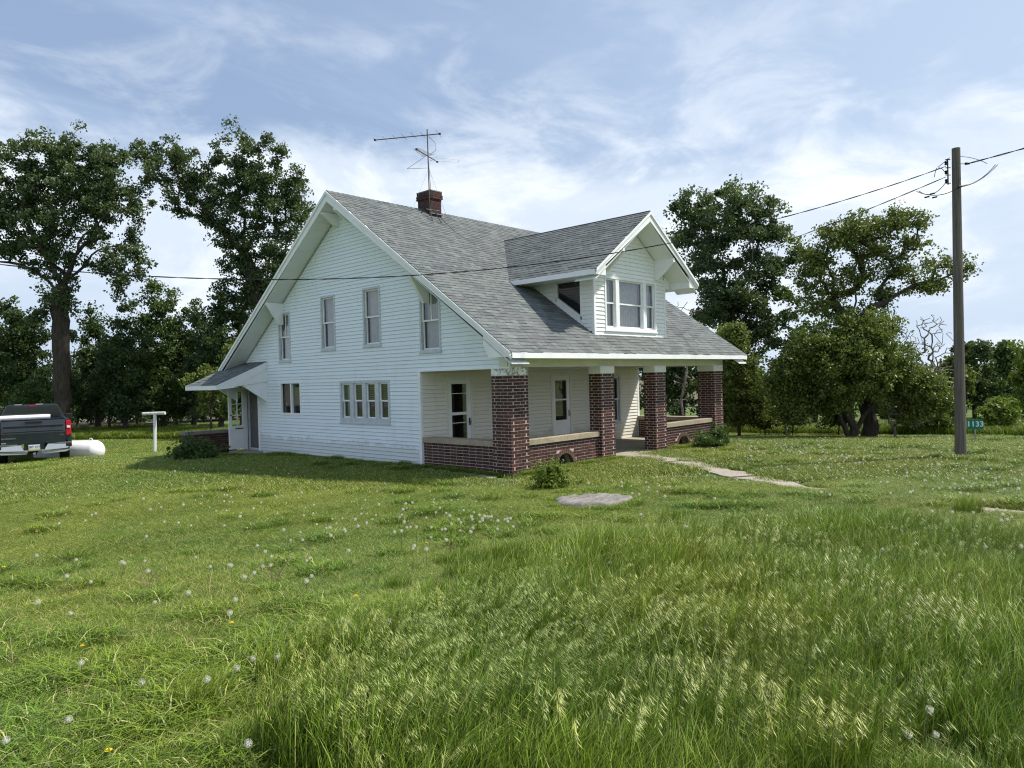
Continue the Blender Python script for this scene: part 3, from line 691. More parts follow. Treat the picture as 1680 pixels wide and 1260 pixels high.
for side in (0, 1):
    y = -OY+.02; cnt = 0
    while y < RY-.02:
        y1 = min(y+slen*.82, RY-.004)
        ya, yb = (y, y1-.008) if not side else (2*RY-y, 2*RY-y1+.008)
        za, zb = zroof(ya)-.255, zroof(yb)-.255
        for X0, X1 in ((-OX+.026, WX+.02),) if True else ():
            MB().hexa([(X0, ya, za), (X1, ya, za), (X1, yb, zb), (X0, yb, zb), (X0, ya, za+.012), (X1, ya, za+.012), (X1, yb, zb+.012), (X0, yb, zb+.012)]).build('soffit_panel', SOFFIT, roof)
        y = y1
    ya, yb = (-OY, RY) if not side else (2*RY+OY, RY)
    m = MB(); m.hexa([(L, ya, zroof(ya)-.26), (L+OX-.03, ya, zroof(ya)-.26), (L+OX-.03, yb, ZR-.26), (L, yb, ZR-.26), (L, ya, zroof(ya)-.24), (L+OX-.03, ya, zroof(ya)-.24), (L+OX-.03, yb, ZR-.24), (L, yb, ZR-.24)]).build('soffit', SOFFIT, roof)
    # backing behind the joints
    m = MB(); m.hexa([(-OX+.03, ya, zroof(ya)-.243), (WX, ya, zroof(ya)-.243), (WX, yb, ZR-.243), (-OX+.03, yb, ZR-.243), (-OX+.03, ya, zroof(ya)-.23), (WX, ya, zroof(ya)-.23), (WX, yb, ZR-.23), (-OX+.03, yb, ZR-.23)]).build('soffit_backing', TRIM_G, roof)
m = MB()
for s in (0, 1):
    a = (2*RY-.25-1.6) ; ya, yb = (.3, RY-.1) if not s else (2*RY-.3, RY+.1)
    m.tube([(.0, ya, zroof(ya)-.275), (.0, yb, zroof(yb)-.275)], .012, 6)
m.build('frieze_trim', TRIM_G, roof)
# knee brackets along the rakes
for yb, drop in ((9.02, .62), (2.55, .62), (5.45, .3), (6.05, .3)):
    zt = zroof(yb)-.27; MB().prism([(-OX+.04, yb-.03, zt), (WX-.01, yb-.03, zt), (WX-.01, yb-.03, zt-drop), (-.10, yb-.03, zt-drop), (-OX+.04, yb-.03, zt-.05)], (0, .09, 0)).build('knee_bracket', TRIM, roof)
# boxed eave returns at the front corners
for xa, xb in ((-OX+.026, WX), (L, L+OX-.026)):
    MB().prism([(xa, -OY+.004, ZE-.08), (xa, .25, ZE+.42), (xa, .25, ZE+.16), (xa, .10, ZE-.10), (xa, -OY+.006, ZE-.10)], (xb-xa, 0, 0)).build('eave_return', TRIM, roof)
# chimney
ch = MB(); cx0, cy0, cw, cdp = 2.70, 5.44, .40, .55; czt = 7.47
ch.box((cx0, cy0, 6.5), (cx0+cw, cy0+cdp, czt-.24)); ch.box((cx0-.02, cy0-.02, czt-.24), (cx0+cw+.02, cy0+cdp+.02, czt-.03)); ch = ch.build('chimney', simple('dark_mortar', (.10, .065, .055), .95), house)
j = MB(); 
def ch_rows(x0, x1, y0, y1, za, n):
    for c in range(n):
        z0 = za+c*.066; a = x0+(0 if c % 2 else -.1)
        while a < x1-.02:
            s, e = max(a, x0), min(a+.19, x1)
            if e-s > .03: j.box((s, y0-.006, z0+.005), (e, y0+.05, z0+.058), random.random()); j.box((s, y1-.05, z0+.005), (e, y1+.006, z0+.058), random.random())
            a += .2
        a = y0+(.06 if c % 2 else -.04)
        while a < y1-.02:
            s, e = max(a, y0+.051), min(a+.19, y1-.051)
            if e-s > .03: j.box((x0-.006, s, z0+.005), (x0+.05, e, z0+.058), random.random()); j.box((x1-.05, s, z0+.005), (x1+.006, e, z0+.058), random.random())
            a += .2
ch_rows(cx0, cx0+cw, cy0, cy0+cdp, czt-.24-.066*9, 9); ch_rows(cx0-.035, cx0+cw+.035, cy0-.035, cy0+cdp+.035, czt-.24, 2); ch_rows(cx0-.02, cx0+cw+.02, cy0-.02, cy0+cdp+.02, czt-.108, 1)
j.build('brickwork', BRICK, ch, kind='stuff'); MB().box((cx0-.03, cy0-.03, czt-.03), (cx0+cw+.03, cy0+cdp+.03, czt)).build('chimney_cap', simple('grey_mortar_cap', (.2, .19, .18), .9), ch)
MB().box((cx0-.05, cy0-.07, 6.78), (cx0+cw+.05, cy0+.0, 6.80)).build('flashing', GALV, ch)
# ---- dormer
DX0, DX1, DCX = 3.16, 6.40, 4.78; DYF = .15; DEX = 2.34; DPZ = 6.12; DYO = -.47; DEZ = DPZ-SLP*DEX
def zd(x): return DPZ-SLP*abs(x-DCX)
dorm = bpy.data.objects.new('dormer', None); COL.objects.link(dorm); dorm.parent = house
DP = PL((0, DYF, 0), (1, 0, 0), (0, -1, 0))
DW = (3.60, 5.92, 3.15, 4.50); dz0 = zroof(DYF)-.02
siding(dorm, DP, dz0, DPZ-.26, lambda z: max(DX0+.05, DCX-(DPZ-.28-z)/SLP), lambda z: min(DX1-.05, DCX+(DPZ-.28-z)/SLP), [DW], SIDING_D, h=.1)
dwin = window(DP, *DW, 3, 'full', frame=TRIM, mull=.15, cas=.06, wb=.09, frac=[.215, .57, .215])
MB().box((DX0-.01, DYF-.02, dz0), (DX0+.06, DYF+.06, DEZ+.1)).build('corner_trim', TRIM, dorm); MB().box((DX1-.06, DYF-.02, dz0), (DX1+.01, DYF+.06, DEZ+.1)).build('corner_trim', TRIM, dorm)
DS = PL((DX0, 0, 0), (0, 1, 0), (-1, 0, 0)); DWY0, DWY1, DWZ1 = .50, 1.32, 4.44
def lo_s(z): return max(DYF+.05, -9)
def hi_s(z): return (z-ZE)/SLP-OY
# trapezoid window follows the roof slope
siding(dorm, DS, dz0, DEZ+.05, lo_s, lambda z: min(hi_s(z), DWY0) if z < DWZ1+.03 else hi_s(z), [], SIDING_D, h=.1)
siding(dorm, DS, zroof(DWY1)+.02, DEZ+.05, DWY1, hi_s, [], SIDING_D, h=.1)
zA, zB = zroof(DWY0)+.14, zroof(DWY1)+.14
w = MB(); tri = [(DWY0, zA), (DWY1, zB), (DWY1, DWZ1), (DWY0, DWZ1)]
def edgebar(m, p, q, wdt, inward):
    p = np.array(p); q = np.array(q); t = (q-p)/np.linalg.norm(q-p); nn = np.array([-t[1], t[0]])*wdt*inward
    c = [DS(*p, .02), DS(*q, .02), DS(*(q+nn), .02), DS(*(p+nn), .02)]; e = [DS(*p, -.06), DS(*q, -.06), DS(*(q+nn), -.06), DS(*(p+nn), -.06)]; m.hexa(e+c)
edgebar(w, tri[0], tri[1], .055, 1); edgebar(w, tri[1], tri[2], .05, 1); edgebar(w, tri[2], tri[3], .045, 1); edgebar(w, tri[3], tri[0], .04, 1)
edgebar(w, (DWY0-.0, zA-.14), (DWY1+.02, zB-.13), .12, 1)
w = w.build('window', TRIM, dorm)
MB().add([DS(*p, -.035) for p in tri], [(0, 1, 2, 3)]).build('pane', GLASS, w)
m = MB(); m.add([DS(*p, -.05) for p in tri]+[DS(*p, -.8) for p in tri], [(4, 5, 6, 7), (0, 1, 5, 4), (1, 2, 6, 5), (2, 3, 7, 6), (3, 0, 4, 7)]); m.build('window_dark_box', DARKROOM, w)  # near-black colour stands in for the unlit dormer interior
DS2 = PL((DX1, 0, 0), (0, 1, 0), (1, 0, 0)); siding(dorm, DS2, dz0, DEZ+.05, lo_s, hi_s, [], SIDING_D, h=.1, joined=True)
for sgn in (-1, 1):
    ex = DCX+sgn*DEX; yv = (DEZ-ZE)/SLP-OY; yr = (DPZ-ZE)/SLP-OY
    # roof slab (triangular at the valley)
    MB().prism([(ex, DYO+.02, DEZ-.012), (DCX, DYO+.02, DPZ-.012), (DCX, yr, DPZ-.012), (ex, yv, DEZ-.012)], (0, 0, -.08)).build('dormer_deck', DARKROOM, dorm)
    v = np.array([-sgn, 0, SLP])/math.hypot(1, SLP)
    keep = lambda s, t: (lambda x, y, z: z > zroof(y)-.03)(ex-sgn*t/math.hypot(1, SLP), DYO-.02+s, DEZ+t*SLP/math.hypot(1, SLP))
    j = shingles((ex+sgn*.02, DYO-.02, DEZ-.014), (0, 1, 0), v, yr-DYO+.3, DEX*math.hypot(1, SLP)+.02, keep)
    j.build('shingle_field', SHING, dorm, kind='stuff')
    MB().box((ex-.0, DYO+.026, DEZ-.13), (ex+sgn*.022, yv+.1, DEZ-.008)).build('fascia', TRIM, dorm)
    xw = DX0 if sgn < 0 else DX1
    MB().box((ex, DYF+.02, DEZ-.125), (xw, yv, DEZ-.115)).build('soffit', SOFFIT, dorm)
    for nm, top, bot, dy in (('rake_board', -.06, -.25, 0), ('rake_trim', -.004, -.075, .028)):
        MB().prism([(ex, DYO-dy, DEZ+top), (DCX+sgn*.0005, DYO-dy, DPZ+top), (DCX+sgn*.0005, DYO-dy, DPZ+bot), (ex, DYO-dy, DEZ+bot+(.12 if dy == 0 else 0))], (0, .025+dy, 0)).build(nm, TRIM, dorm)
    MB().prism([(ex+sgn*-.03, DYO+.026, DEZ-.24), (DCX, DYO+.026, DPZ-.26), (DCX, DYF+.02, DPZ-.26), (ex+sgn*-.03, DYF+.02, DEZ-.24)], (0, 0, .012)).build('soffit', SOFFIT, dorm)
    MB().prism([(xw, DYF+.005, DEZ-.124), (ex-sgn*.004, DYF+.005, DEZ-.124), (ex-sgn*.004, DYF+.005, DEZ-.05), (xw, DYF+.005, zd(xw)-.1)], (0, .01, 0)).build('eave_panel', SIDING_D, dorm)
    xb = DCX+sgn*(DEX-.02); xc = DCX+sgn*(DEX-.42)
    MB().prism([(xb, DYO+.026, DEZ-.13), (xb, DYO+.026, DEZ-.02), (xc, DYO+.026, DEZ+.20), (xc, DYO+.026, DEZ-.13)], (0, DYF-DYO-.03, 0)).build('eave_return', TRIM, dorm)
    kx = DCX+sgn*1.12; MB().prism([(kx, DYO+.03, zd(kx)-.26), (kx, DYF-.01, zd(kx)-.26), (kx, DYF-.01, zd(kx)-.78), (kx, DYF-.10, zd(kx)-.78), (kx, DYO+.03, zd(kx)-.36)], (sgn*.07, 0, 0)).build('knee_bracket', TRIM, dorm)
MB().tube([(DCX, DYO, DPZ+.008), (DCX, (DPZ-ZE)/SLP-OY, DPZ+.008)], .018, 6).build('ridge_cap', SHING, dorm)
# ---- side-door awning (shed roof on the gable wall)
aw = bpy.data.objects.new('awning', None); COL.objects.link(aw); aw.parent = house
AX, AY0, AY1, AZ0, AZ1 = -1.55, 10.02, 12.05, 2.06, 2.74
MB().prism([(WX, AY0, AZ1-.01), (AX, AY0, AZ0-.01), (AX, AY0, AZ0-.07), (WX, AY0, AZ1-.07)], (0, AY1-AY0, 0)).build('awning_deck', DARKROOM, aw)
va = np.array([WX-AX, 0, AZ1-AZ0]); la = np.linalg.norm(va)
shingles((AX-.02, AY0-.02, AZ0-.006), (0, 1, 0), va/la, AY1-AY0+.04, la, lambda a, t: True).build('shingle_field', SHING, aw, kind='stuff')
MB().box((AX-.02, AY0+.002, AZ0-.13), (AX+.005, AY1, AZ0-.004)).build('fascia', TRIM, aw)
for y in (AY0-.022, AY1):
    MB().prism([(WX-.02, y, AZ1-.012), (AX-.02, y, AZ0-.012), (AX-.02, y, AZ0-.13), (AX+.5, y, AZ0-.10+.14-.12), (WX-.02, y, AZ1-.20)], (0, .022, 0)).build('rake_board', TRIM, aw)
MB().prism([(WX, AY0, AZ1-.075), (AX, AY0, AZ0-.075), (AX, AY0, AZ0-.125), (WX, AY0, AZ1-.60)], (0, .02, 0)).build('gusset', TRIM, aw)
for y in (AY0+.03, AY1-.12):
    MB().prism([(WX-.01, y, AZ1-.62), (-.85, y, AZ0+.08), (-.72, y, AZ0-.05), (-.12, y, 1.62), (WX-.01, y, 1.52)], (0, .06, 0)).build('knee_bracket', TRIM, aw)
# open storm door and dark inner screen door
sd_o = np.array([-.0, DY1-.03, 0]); sd_u = np.array([-.985, -.17, 0]); sd_u /= np.linalg.norm(sd_u); SD = PL(sd_o, sd_u, (sd_u[1], -sd_u[0], 0))
if SD.n[1] > 0: SD.n = -SD.n
d = MB(); dw = .62
SD.box(d, 0, .13, .08, 1.97, -.02, .018); SD.box(d, dw-.10, dw, .08, 1.97, -.02, .018); SD.box(d, .13, dw-.10, .08, .80, -.02, .014); SD.box(d, .13, dw-.10, 1.84, 1.97, -.02, .014)
d.prism([SD(dw-.10, 1.84, .012), SD(dw-.10, 1.62, .012), SD(dw-.22, 1.84, .012)], -SD.n*.03)
for z in (1.12, 1.47): SD.box(d, .13, dw-.10, z-.012, z+.012, -.012, .01)
SD.box(d, .30, .33, .8, 1.84, -.012, .009)
d = d.build('open_storm_door', TRIM, house)
MB().add([SD(.13, .8, 0), SD(dw-.1, .8, 0), SD(dw-.1, 1.84, 0), SD(.13, 1.84, 0)], [(0, 1, 2, 3)]).build('pane', GLASS, d)
m = MB(); SD.box(m, dw-.07, dw-.03, 1.12, 1.15, .018, .06); SD.box(m, .12, .40, .70, .725, .02, .045); m.build('handle', DARKMET, d)
d = MB(); GP.box(d, DY0+.02, DY1-.02, DZ0+.02, DZ1-.02, -.12, -.09); d = d.build('inner_screen_door', simple('grey_screen', (.13, .125, .12), .8), house)
m = MB(); ring(m, GP, DY0+.005, DY1-.005, DZ0, DZ1, .07, -.10, -.06); m.build('screen_frame', TRIM_G, d)
m = MB(); GP.box(m, DY0+.02, DY1-.02, DZ0, DZ1, -.3, -.29); m.build('wall', DARKROOM, house)  # near-black sheet painted as the unlit space behind the screen door
m = MB(); m.box((-.85, 9.55, -.13), (.02, 11.45, -.035)); m.box((-.55, 10.4, -.034), (.02, 11.45, .03)); m.build('door_step', CONC, house)
MB().box((WX-.0, DY0, -.02), (WX+.16, DY1, .018)).build('threshold', TRIM_G, house)
# conduit down the rake and flaking paint patches
MB().tube([(.02, .07, 2.2), (.02, .07, 1.9)], .01, 6).build('conduit', GALV, house)

# brick planter wall beside the side door
def planter():
    t = empty('brick_stoop_wall', (-.9, 12.0, -.2), 'low dark brick wall with concrete cap left of the open side door', 'brick wall')
    x0, x1, y0, y1, z0 = -.72, .85, -.02, .26, -.15; core = MB().box((x0+.003, y0+.002, z0), (x1-.003, y1-.006, .77)).build('core', simple('stained_mortar', (.16, .13, .11), .95, var=.3), t)
    j = MB(); n = 13
    for c in range(n):
        za = -.12+c*CH; a = x0-(BL/2 if c % 2 else 0)
        while a < x1-.02:
            s, e = max(a, x0), min(a+BL-.011, x1)
            if e-s > .03:
                b = MB().box((s, y0-.003, za+.005), (e, y0+.06, za+CH-.006)); b.build('brick', BRICK, t)
            a += BL
        for s, e in ((y0+.065, y1),): j.box((x0-.006, s, za+.005), (x0+.06, e, za+CH-.006), random.random())
    j.build('brickwork', BRICK, t, kind='stuff')
    MB().box((x0-.05, y0-.05, .77), (x1+.03, y1+.05, .87)).build('cap_stone', simple('grey_cap', (.22, .20, .17), .9, var=.25, sc=5), t, bevel=.006)
planter()

# ------------------------------------------------------------------ antenna
def antenna():
    base = (2.56, 5.27, 6.66); t = empty('tv_antenna', base, 'rusty rooftop television antenna with two booms in front of the brick chimney', 'antenna')
    RUST = simple('rusty_mast', (.16, .11, .085), .6, .5, var=.3)
    def P(x, y, z): return (x-base[0], y-base[1], z-base[2])
    mx, my = 2.545, 5.3
    MB().tube([P(mx, my, 6.68), P(mx-.01, my, 8.0), P(mx-.02, my, 9.1)], .016, 8).build('mast', RUST, t)
    m = MB()
    for fx, fy in ((2.42, 5.05), (2.74, 5.02), (2.40, 5.5)): m.tube([P(mx, my, 7.0), P(fx, fy, zroof(fy)+.01)], .012, 6)
    m.tube([P(2.35, 5.22, 6.82), P(2.85, 5.22, 6.84)], .012, 6); m.build('tripod', DARKMET, t)
    def boom(a, b, z, els, name):
        a = np.array([*a, z]); b = np.array([*b, z+.02]); u = (b-a)/np.linalg.norm(b-a); pr = np.array([-u[1], u[0], 0]); m = MB()
        m.tube([P(*a), P(*b)], .014, 6); bo = m.build(name, RUST, t)
        for f, hl, tilt in els:
            c = a+(b-a)*f; m = MB(); m.tube([P(*(c-pr*hl-u*tilt+np.array([0, 0, .015]))), P(*(c+np.array([0, 0, .015]))), P(*(c+pr*hl-u*tilt+np.array([0, 0, .015])))], .0055, 5); m.build('element', GALV, bo)
        for c in (a, b): MB().box([v-.022 for v in P(*c)], [v+.022 for v in P(*c)]).build('end_cap', BLACK, bo)
        return a, b, u, pr
    boom((1.67, 6.58), (2.72, 4.99), 8.92, [(.0, .16, 0), (.15, .2, 0), (.31, .2, 0), (.45, .26, 0), (.60, .28, 0), (.74, .24, 0), (.98, .3, 0)], 'upper_boom')
    a, b, u, pr = boom((1.85, 4.98), (3.05, 5.5), 8.32, [(.0, .10, 0), (.06, .13, 0), (.12, .13, 0), (.18, .13, 0), (.24, .14, 0), (.30, .14, 0), (.36, .15, 0), (.42, .16, 0), (.48, .16, 0), (.53, .2, 0)], 'lower_boom')
    m = MB(); zc = 8.33
    L1, L2 = onz(668, 277, 8.15), onz(753, 262, 8.42); L3 = onz(753, 266, 8.36)
    m.tube([P(2.62, 5.35, 8.36), P(*L2)], .006, 5); m.tube([P(2.7, 5.4, 8.28), P(*L3)], .006, 5); m.tube([P(*L2), P(*L3)], .006, 5)
    m.tube([P(2.45, 5.27, 8.34), P(*L1)], .006, 5); m.tube([P(*L1), P(mx, my, 8.02)], .006, 5); m.build('folded_dipole', GALV, t)
    m = MB(); m.tube([P(2.56, 5.28, 8.90), P(2.74, 5.22, 8.75), P(2.76, 5.22, 8.55), P(2.6, 5.28, 8.40)], .006, 5); m.tube([P(mx, my, 8.3), P(2.6, 5.3, 7.4), P(2.62, 5.1, 6.7), P(2.85, 4.6, 6.15), P(2.95, 4.2, 5.87), P(2.95, 3.9, 5.66)], .006, 5); m.build('lead_wire', WIREM, t)
    m = MB(); m.tube([P(mx, my, 8.0), P(3.55, 5.75, 6.96)], .0035, 4); m.tube([P(mx, my, 8.0), P(2.3, 5.7, 6.98)], .0025, 4); m.build('guy_wire', GALV, t)
antenna()

# ------------------------------------------------------------------ utility pole, wires, sign, post, tank
def utility_pole():
    bx, by = 7.50, -6.53; t = empty('utility_pole', (bx, by, 0), 'weathered wooden utility pole standing in the lawn at the right', 'utility pole')
    m = MB(); n = 16; top = np.array([.02, -.03, 6.84]); pts = [(0, 0, -.4)]+[tuple(top*k/6) for k in range(0, 7)]
    m.tube(pts, [.118, .118]+[.116-.032*k/6 for k in range(1, 7)], n); m.build('post', POLE, t, smooth=False)
    lv = -rt.copy(); lv[2] = 0; lv /= np.linalg.norm(lv)     # towards the screen left
    fz = -fw.copy(); fz[2] = 0; fz /= np.linalg.norm(fz)
    m = MB(); a = lv*.15
    m.tube([a+[0, 0, 6.62], a+[0, 0, 6.05]], .014, 6)
    for z in (6.60, 6.42, 6.26, 6.08): m.tube([lv*.09+[0, 0, z], lv*.20+[0, 0, z]], .01, 6)
    m.build('insulator_rack', DARKMET, t)
    for z in (6.52, 6.32, 6.13):
        MB().tube([lv*.19+[0, 0, z-.04], lv*.19+[0, 0, z-.02], lv*.19+[0, 0, z], lv*.19+[0, 0, z+.02], lv*.19+[0, 0, z+.04]], [.018, .03, .018, .03, .018], 10).build('insulator', BLACK, t)
    rv = -lv; MB().tube([rv*.10+[0, 0, 6.5], rv*.30+[0, 0, 6.5]], .009, 6).build('eye_bolt', DARKMET, t)
    MB().tube([rv*.24+[0, 0, 6.5], rv*.33+[0, 0, 6.5]], [.03, .02], 8).build('insulator', BLACK, t)
    m = MB()
    def cv(a, b, s, n=8): return [np.array(a)*(1-k/n)+np.array(b)*k/n-np.array([0, 0, 4*s*(k/n)*(1-k/n)]) for k in range(n+1)]
    A = lv*.2+[0, 0, 6.2]
    m.tube(cv(lv*.85+[0, 0, 5.92], fz*.16+[0, 0, 5.95], .13), .008, 5); m.tube(cv(lv*.80+[0, 0, 5.93], lv*.2+[0, 0, 6.1], .16), .008, 5)
    m.tube(cv(fz*.16+[0, 0, 5.95], rv*.95+[0, 0, 6.46], .10), .008, 5); m.tube(cv(fz*.14+[0, 0, 5.98], rv*.9+[0, 0, 6.46], .12), .008, 5)
    m.tube(cv(rv*.1+[0, 0, 6.66], rv*.72+[0, 0, 6.49], -.04), .007, 5); m.tube(cv(lv*.1+[0, 0, 6.64], lv*.36+[0, 0, 6.44], 0), .007, 5); m.tube(cv(lv*.36+[0, 0, 6.42], lv*.2+[0, 0, 6.3], -.04), .007, 5); m.tube(cv(lv*.38+[0, 0, 6.42], lv*.45+[0, 0, 6.22], -.05), .007, 5)
    m.build('jumper_wires', WIREM, t)
    for c in (lv*.62+[0, 0, 5.80], lv*.45+[0, 0, 5.79], lv*.50+[0, 0, 5.87], rv*.22+[0, 0, 6.03], fz*.17+[0, 0, 5.96]):
        c = np.array(c); MB().tube([c-lv*.05-[0, 0, .0], c+lv*.05-[0, 0, .02]], .017, 7).build('splice_sleeve', BLACK, t)
    return np.array([bx, by, 0]), lv, rv
pb, lv, rv = utility_pole()
def wire(a, b, sag, rad, label, n=60):
    a = np.array(a, float); b = np.array(b, float)
    base = [a*(1-k/n)+b*k/n-np.array([0, 0, 4*sag*(k/n)*(1-k/n)]) for k in range(n*3//3+1)]
    m = MB(); P = []; Q = []
    d = b-a; d /= np.linalg.norm(d); s = np.cross(d, [0, 0, 1]); s /= np.linalg.norm(s)
    N = n*6
    for k in range(N+1):
        f = k/N; c = a*(1-f)+b*f-np.array([0, 0, 4*sag*f*(1-f)]); th = f*np.linalg.norm(b-a)/.5*2*math.pi/2
        P.append(c+(s*math.cos(th)+np.array([0, 0, 1])*math.sin(th))*rad*.8); Q.append(c-(s*math.cos(th)+np.array([0, 0, 1])*math.sin(th))*rad*.8)
    m.tube(P, rad*.75, 5); m.tube(Q, rad*.75, 5)
    o = m.build('power_line', WIREM); tag(o, label, 'power line')
E1 = atd(-160, 414, 12.5)
wire(pb+lv*.2+[0, 0, 6.45], E1, 1.28, .008, 'long sagging black power line crossing in front of the house gable')
wire(pb+lv*.2+[0, 0, 6.22], (9.95, 4.2, 4.9), .22, .0085, 'shorter black service wire from the pole towards the right side of the house')
wire(pb+rv*.3+[0, 0, 6.5], np.array([4.3, -16.0, 6.9]), .12, .011, 'black power line leaving the pole towards the right edge')
def sign():
    c = atd(1600, 696, 21.0); zc = c[2]; g = float(gz(c[0], c[1])); t = empty('address_sign', (c[0], c[1], g), 'small green address sign reading 1133 on a metal post right of the pole', 'sign')
    ang = math.atan2(CAM[1]-c[1], CAM[0]-c[0])+math.pi/2+R(8); t.rotation_euler = (0, 0, ang)
    MB().box((-.20, -.006, zc-g-.145), (.20, .004, zc-g+.145)).build('sign_plate', simple('sign_green', (.0, .19, .13), .4, var=.05), t)
    MB().box((-.02, .006, -.2), (.02, .035, zc-g+.1)).build('sign_post', GALV, t)
    cu = bpy.data.curves.new('number', 'FONT'); cu.body = '1133'; cu.size = .215; cu.align_x = 'CENTER'; cu.align_y = 'CENTER'; cu.extrude = .001; cu.offset = .004; cu.materials.append(WHITE)
    text_mesh(cu, t, (0, -.009, zc-g), 'number')
sign()
def clothes_post():
    c = atd(254, 732, 26.5); g = float(gz(c[0], c[1])); t = empty('clothesline_post', (c[0], c[1], g), 'white wooden T shaped clothesline post on the lawn', 'clothesline post')
    t.rotation_euler = (0, 0, math.atan2(rt[1], rt[0])-.06)
    h = atd(256, 678, 26.5)[2]-g; m = MB(); m.tube([(-.02, 0, -.3), (.04, 0, h-.02)], .055, 6); m.build('post', WHITE, t)
    m = MB(); m.tube([(-.42, 0, h-.01), (.43, 0, h+.0)], .06, 8); m.build('crossbar', simple('grey_white_paint', (.6, .59, .54), .7, var=.3, sc=10), t)
clothes_post()
def tank():
    c = atd(137, 742, 25.5); g = float(gz(c[0], c[1])); t = empty('propane_tank', (c[0], c[1], g), 'white horizontal propane tank lying in the grass behind the pickup', 'tank')
    t.rotation_euler = (0, 0, math.atan2(rt[1], rt[0])-R(12)); r = .36; z = .27; Ln = 2.3; m = MB(); n = 28
    xs = [(-Ln/2-.24, .02), (-Ln/2-.22, .14), (-Ln/2-.15, .25), (-Ln/2-.06, .33), (-Ln/2, r)]+[(Ln/2, r), (Ln/2+.06, .33), (Ln/2+.15, .25), (Ln/2+.22, .14), (Ln/2+.24, .02)]
    vs = []; 
    for x, rr in xs:
        for k in range(n): vs.append((x-.62, rr*math.cos(2*math.pi*k/n), z+rr*math.sin(2*math.pi*k/n)))
    fs = [(i*n+k, i*n+(k+1) % n, (i+1)*n+(k+1) % n, (i+1)*n+k) for i in range(len(xs)-1) for k in range(n)]+[tuple(range(n))[::-1], tuple(range((len(xs)-1)*n, len(xs)*n))]
    m.add(vs, fs); m.build('tank_body', WHITE, t, smooth=True)
    pts = [(.32+.07*math.cos(a), 0, z+r-.01+.09*math.sin(a)) for a in np.linspace(0, math.pi, 9)]; MB().tube(pts, .014, 6).build('lifting_lug', WHITE, t)
    m = MB(); m.box((-1.75, -.14, z+r-.02), (-1.45, .14, z+r+.12)); m.build('valve_dome', WHITE, t, bevel=.03)
    m = MB()
    for x in (-1.3, .1): m.box((x-.05, -.22, -.25), (x+.05, .22, 0.02))
    m.build('leg', GALV, t)
tank()
# ------------------------------------------------------------------ stump
def stump():
    c = (onz(918, 820, .1)+onz(1030, 822, .1)+onz(975, 810, .1)+onz(965, 832, .1))/4; g = float(gz(c[0], c[1]))
    bm = MB(); n = 40; rad = []
    for k in range(n):
        th = 2*math.pi*k/n; rad.append(.50*(1+.10*math.sin(2*th+.5)+.05*math.sin(5*th+1)+.04*math.sin(9*th)))
    el = lambda th, r, z: (c[0]+r*(math.cos(th)*rt[0]*1.12+math.sin(th)*fw[0]*.95), c[1]+r*(math.cos(th)*rt[1]*1.12+math.sin(th)*fw[1]*.95), z)
    lev = [(-.1, 1.18), (.03, 1.06), (.10, 1.01), (.125, .97), (.135, .8), (.128, .5), (.12, .2)]
    vs = []
    for z, s in lev:
        for k in range(n): vs.append(el(2*math.pi*k/n, rad[k]*s, g+z+.012*math.sin(k*1.9)*(1 if z > .1 else .3)))
    vs.append(el(0, 0, g+.118))
    fs = [(i*n+k, i*n+(k+1) % n, (i+1)*n+(k+1) % n, (i+1)*n+k) for i in range(len(lev)-1) for k in range(n)]+[((len(lev)-1)*n+k, (len(lev)-1)*n+(k+1) % n, len(vs)-1) for k in range(n)]
    bm.add(vs, fs); o = bm.build('tree_stump', STUMP, smooth=True); tag(o, 'wide flat weathered grey tree stump cut low in the lawn', 'tree stump')
    return c
stump_c = stump()

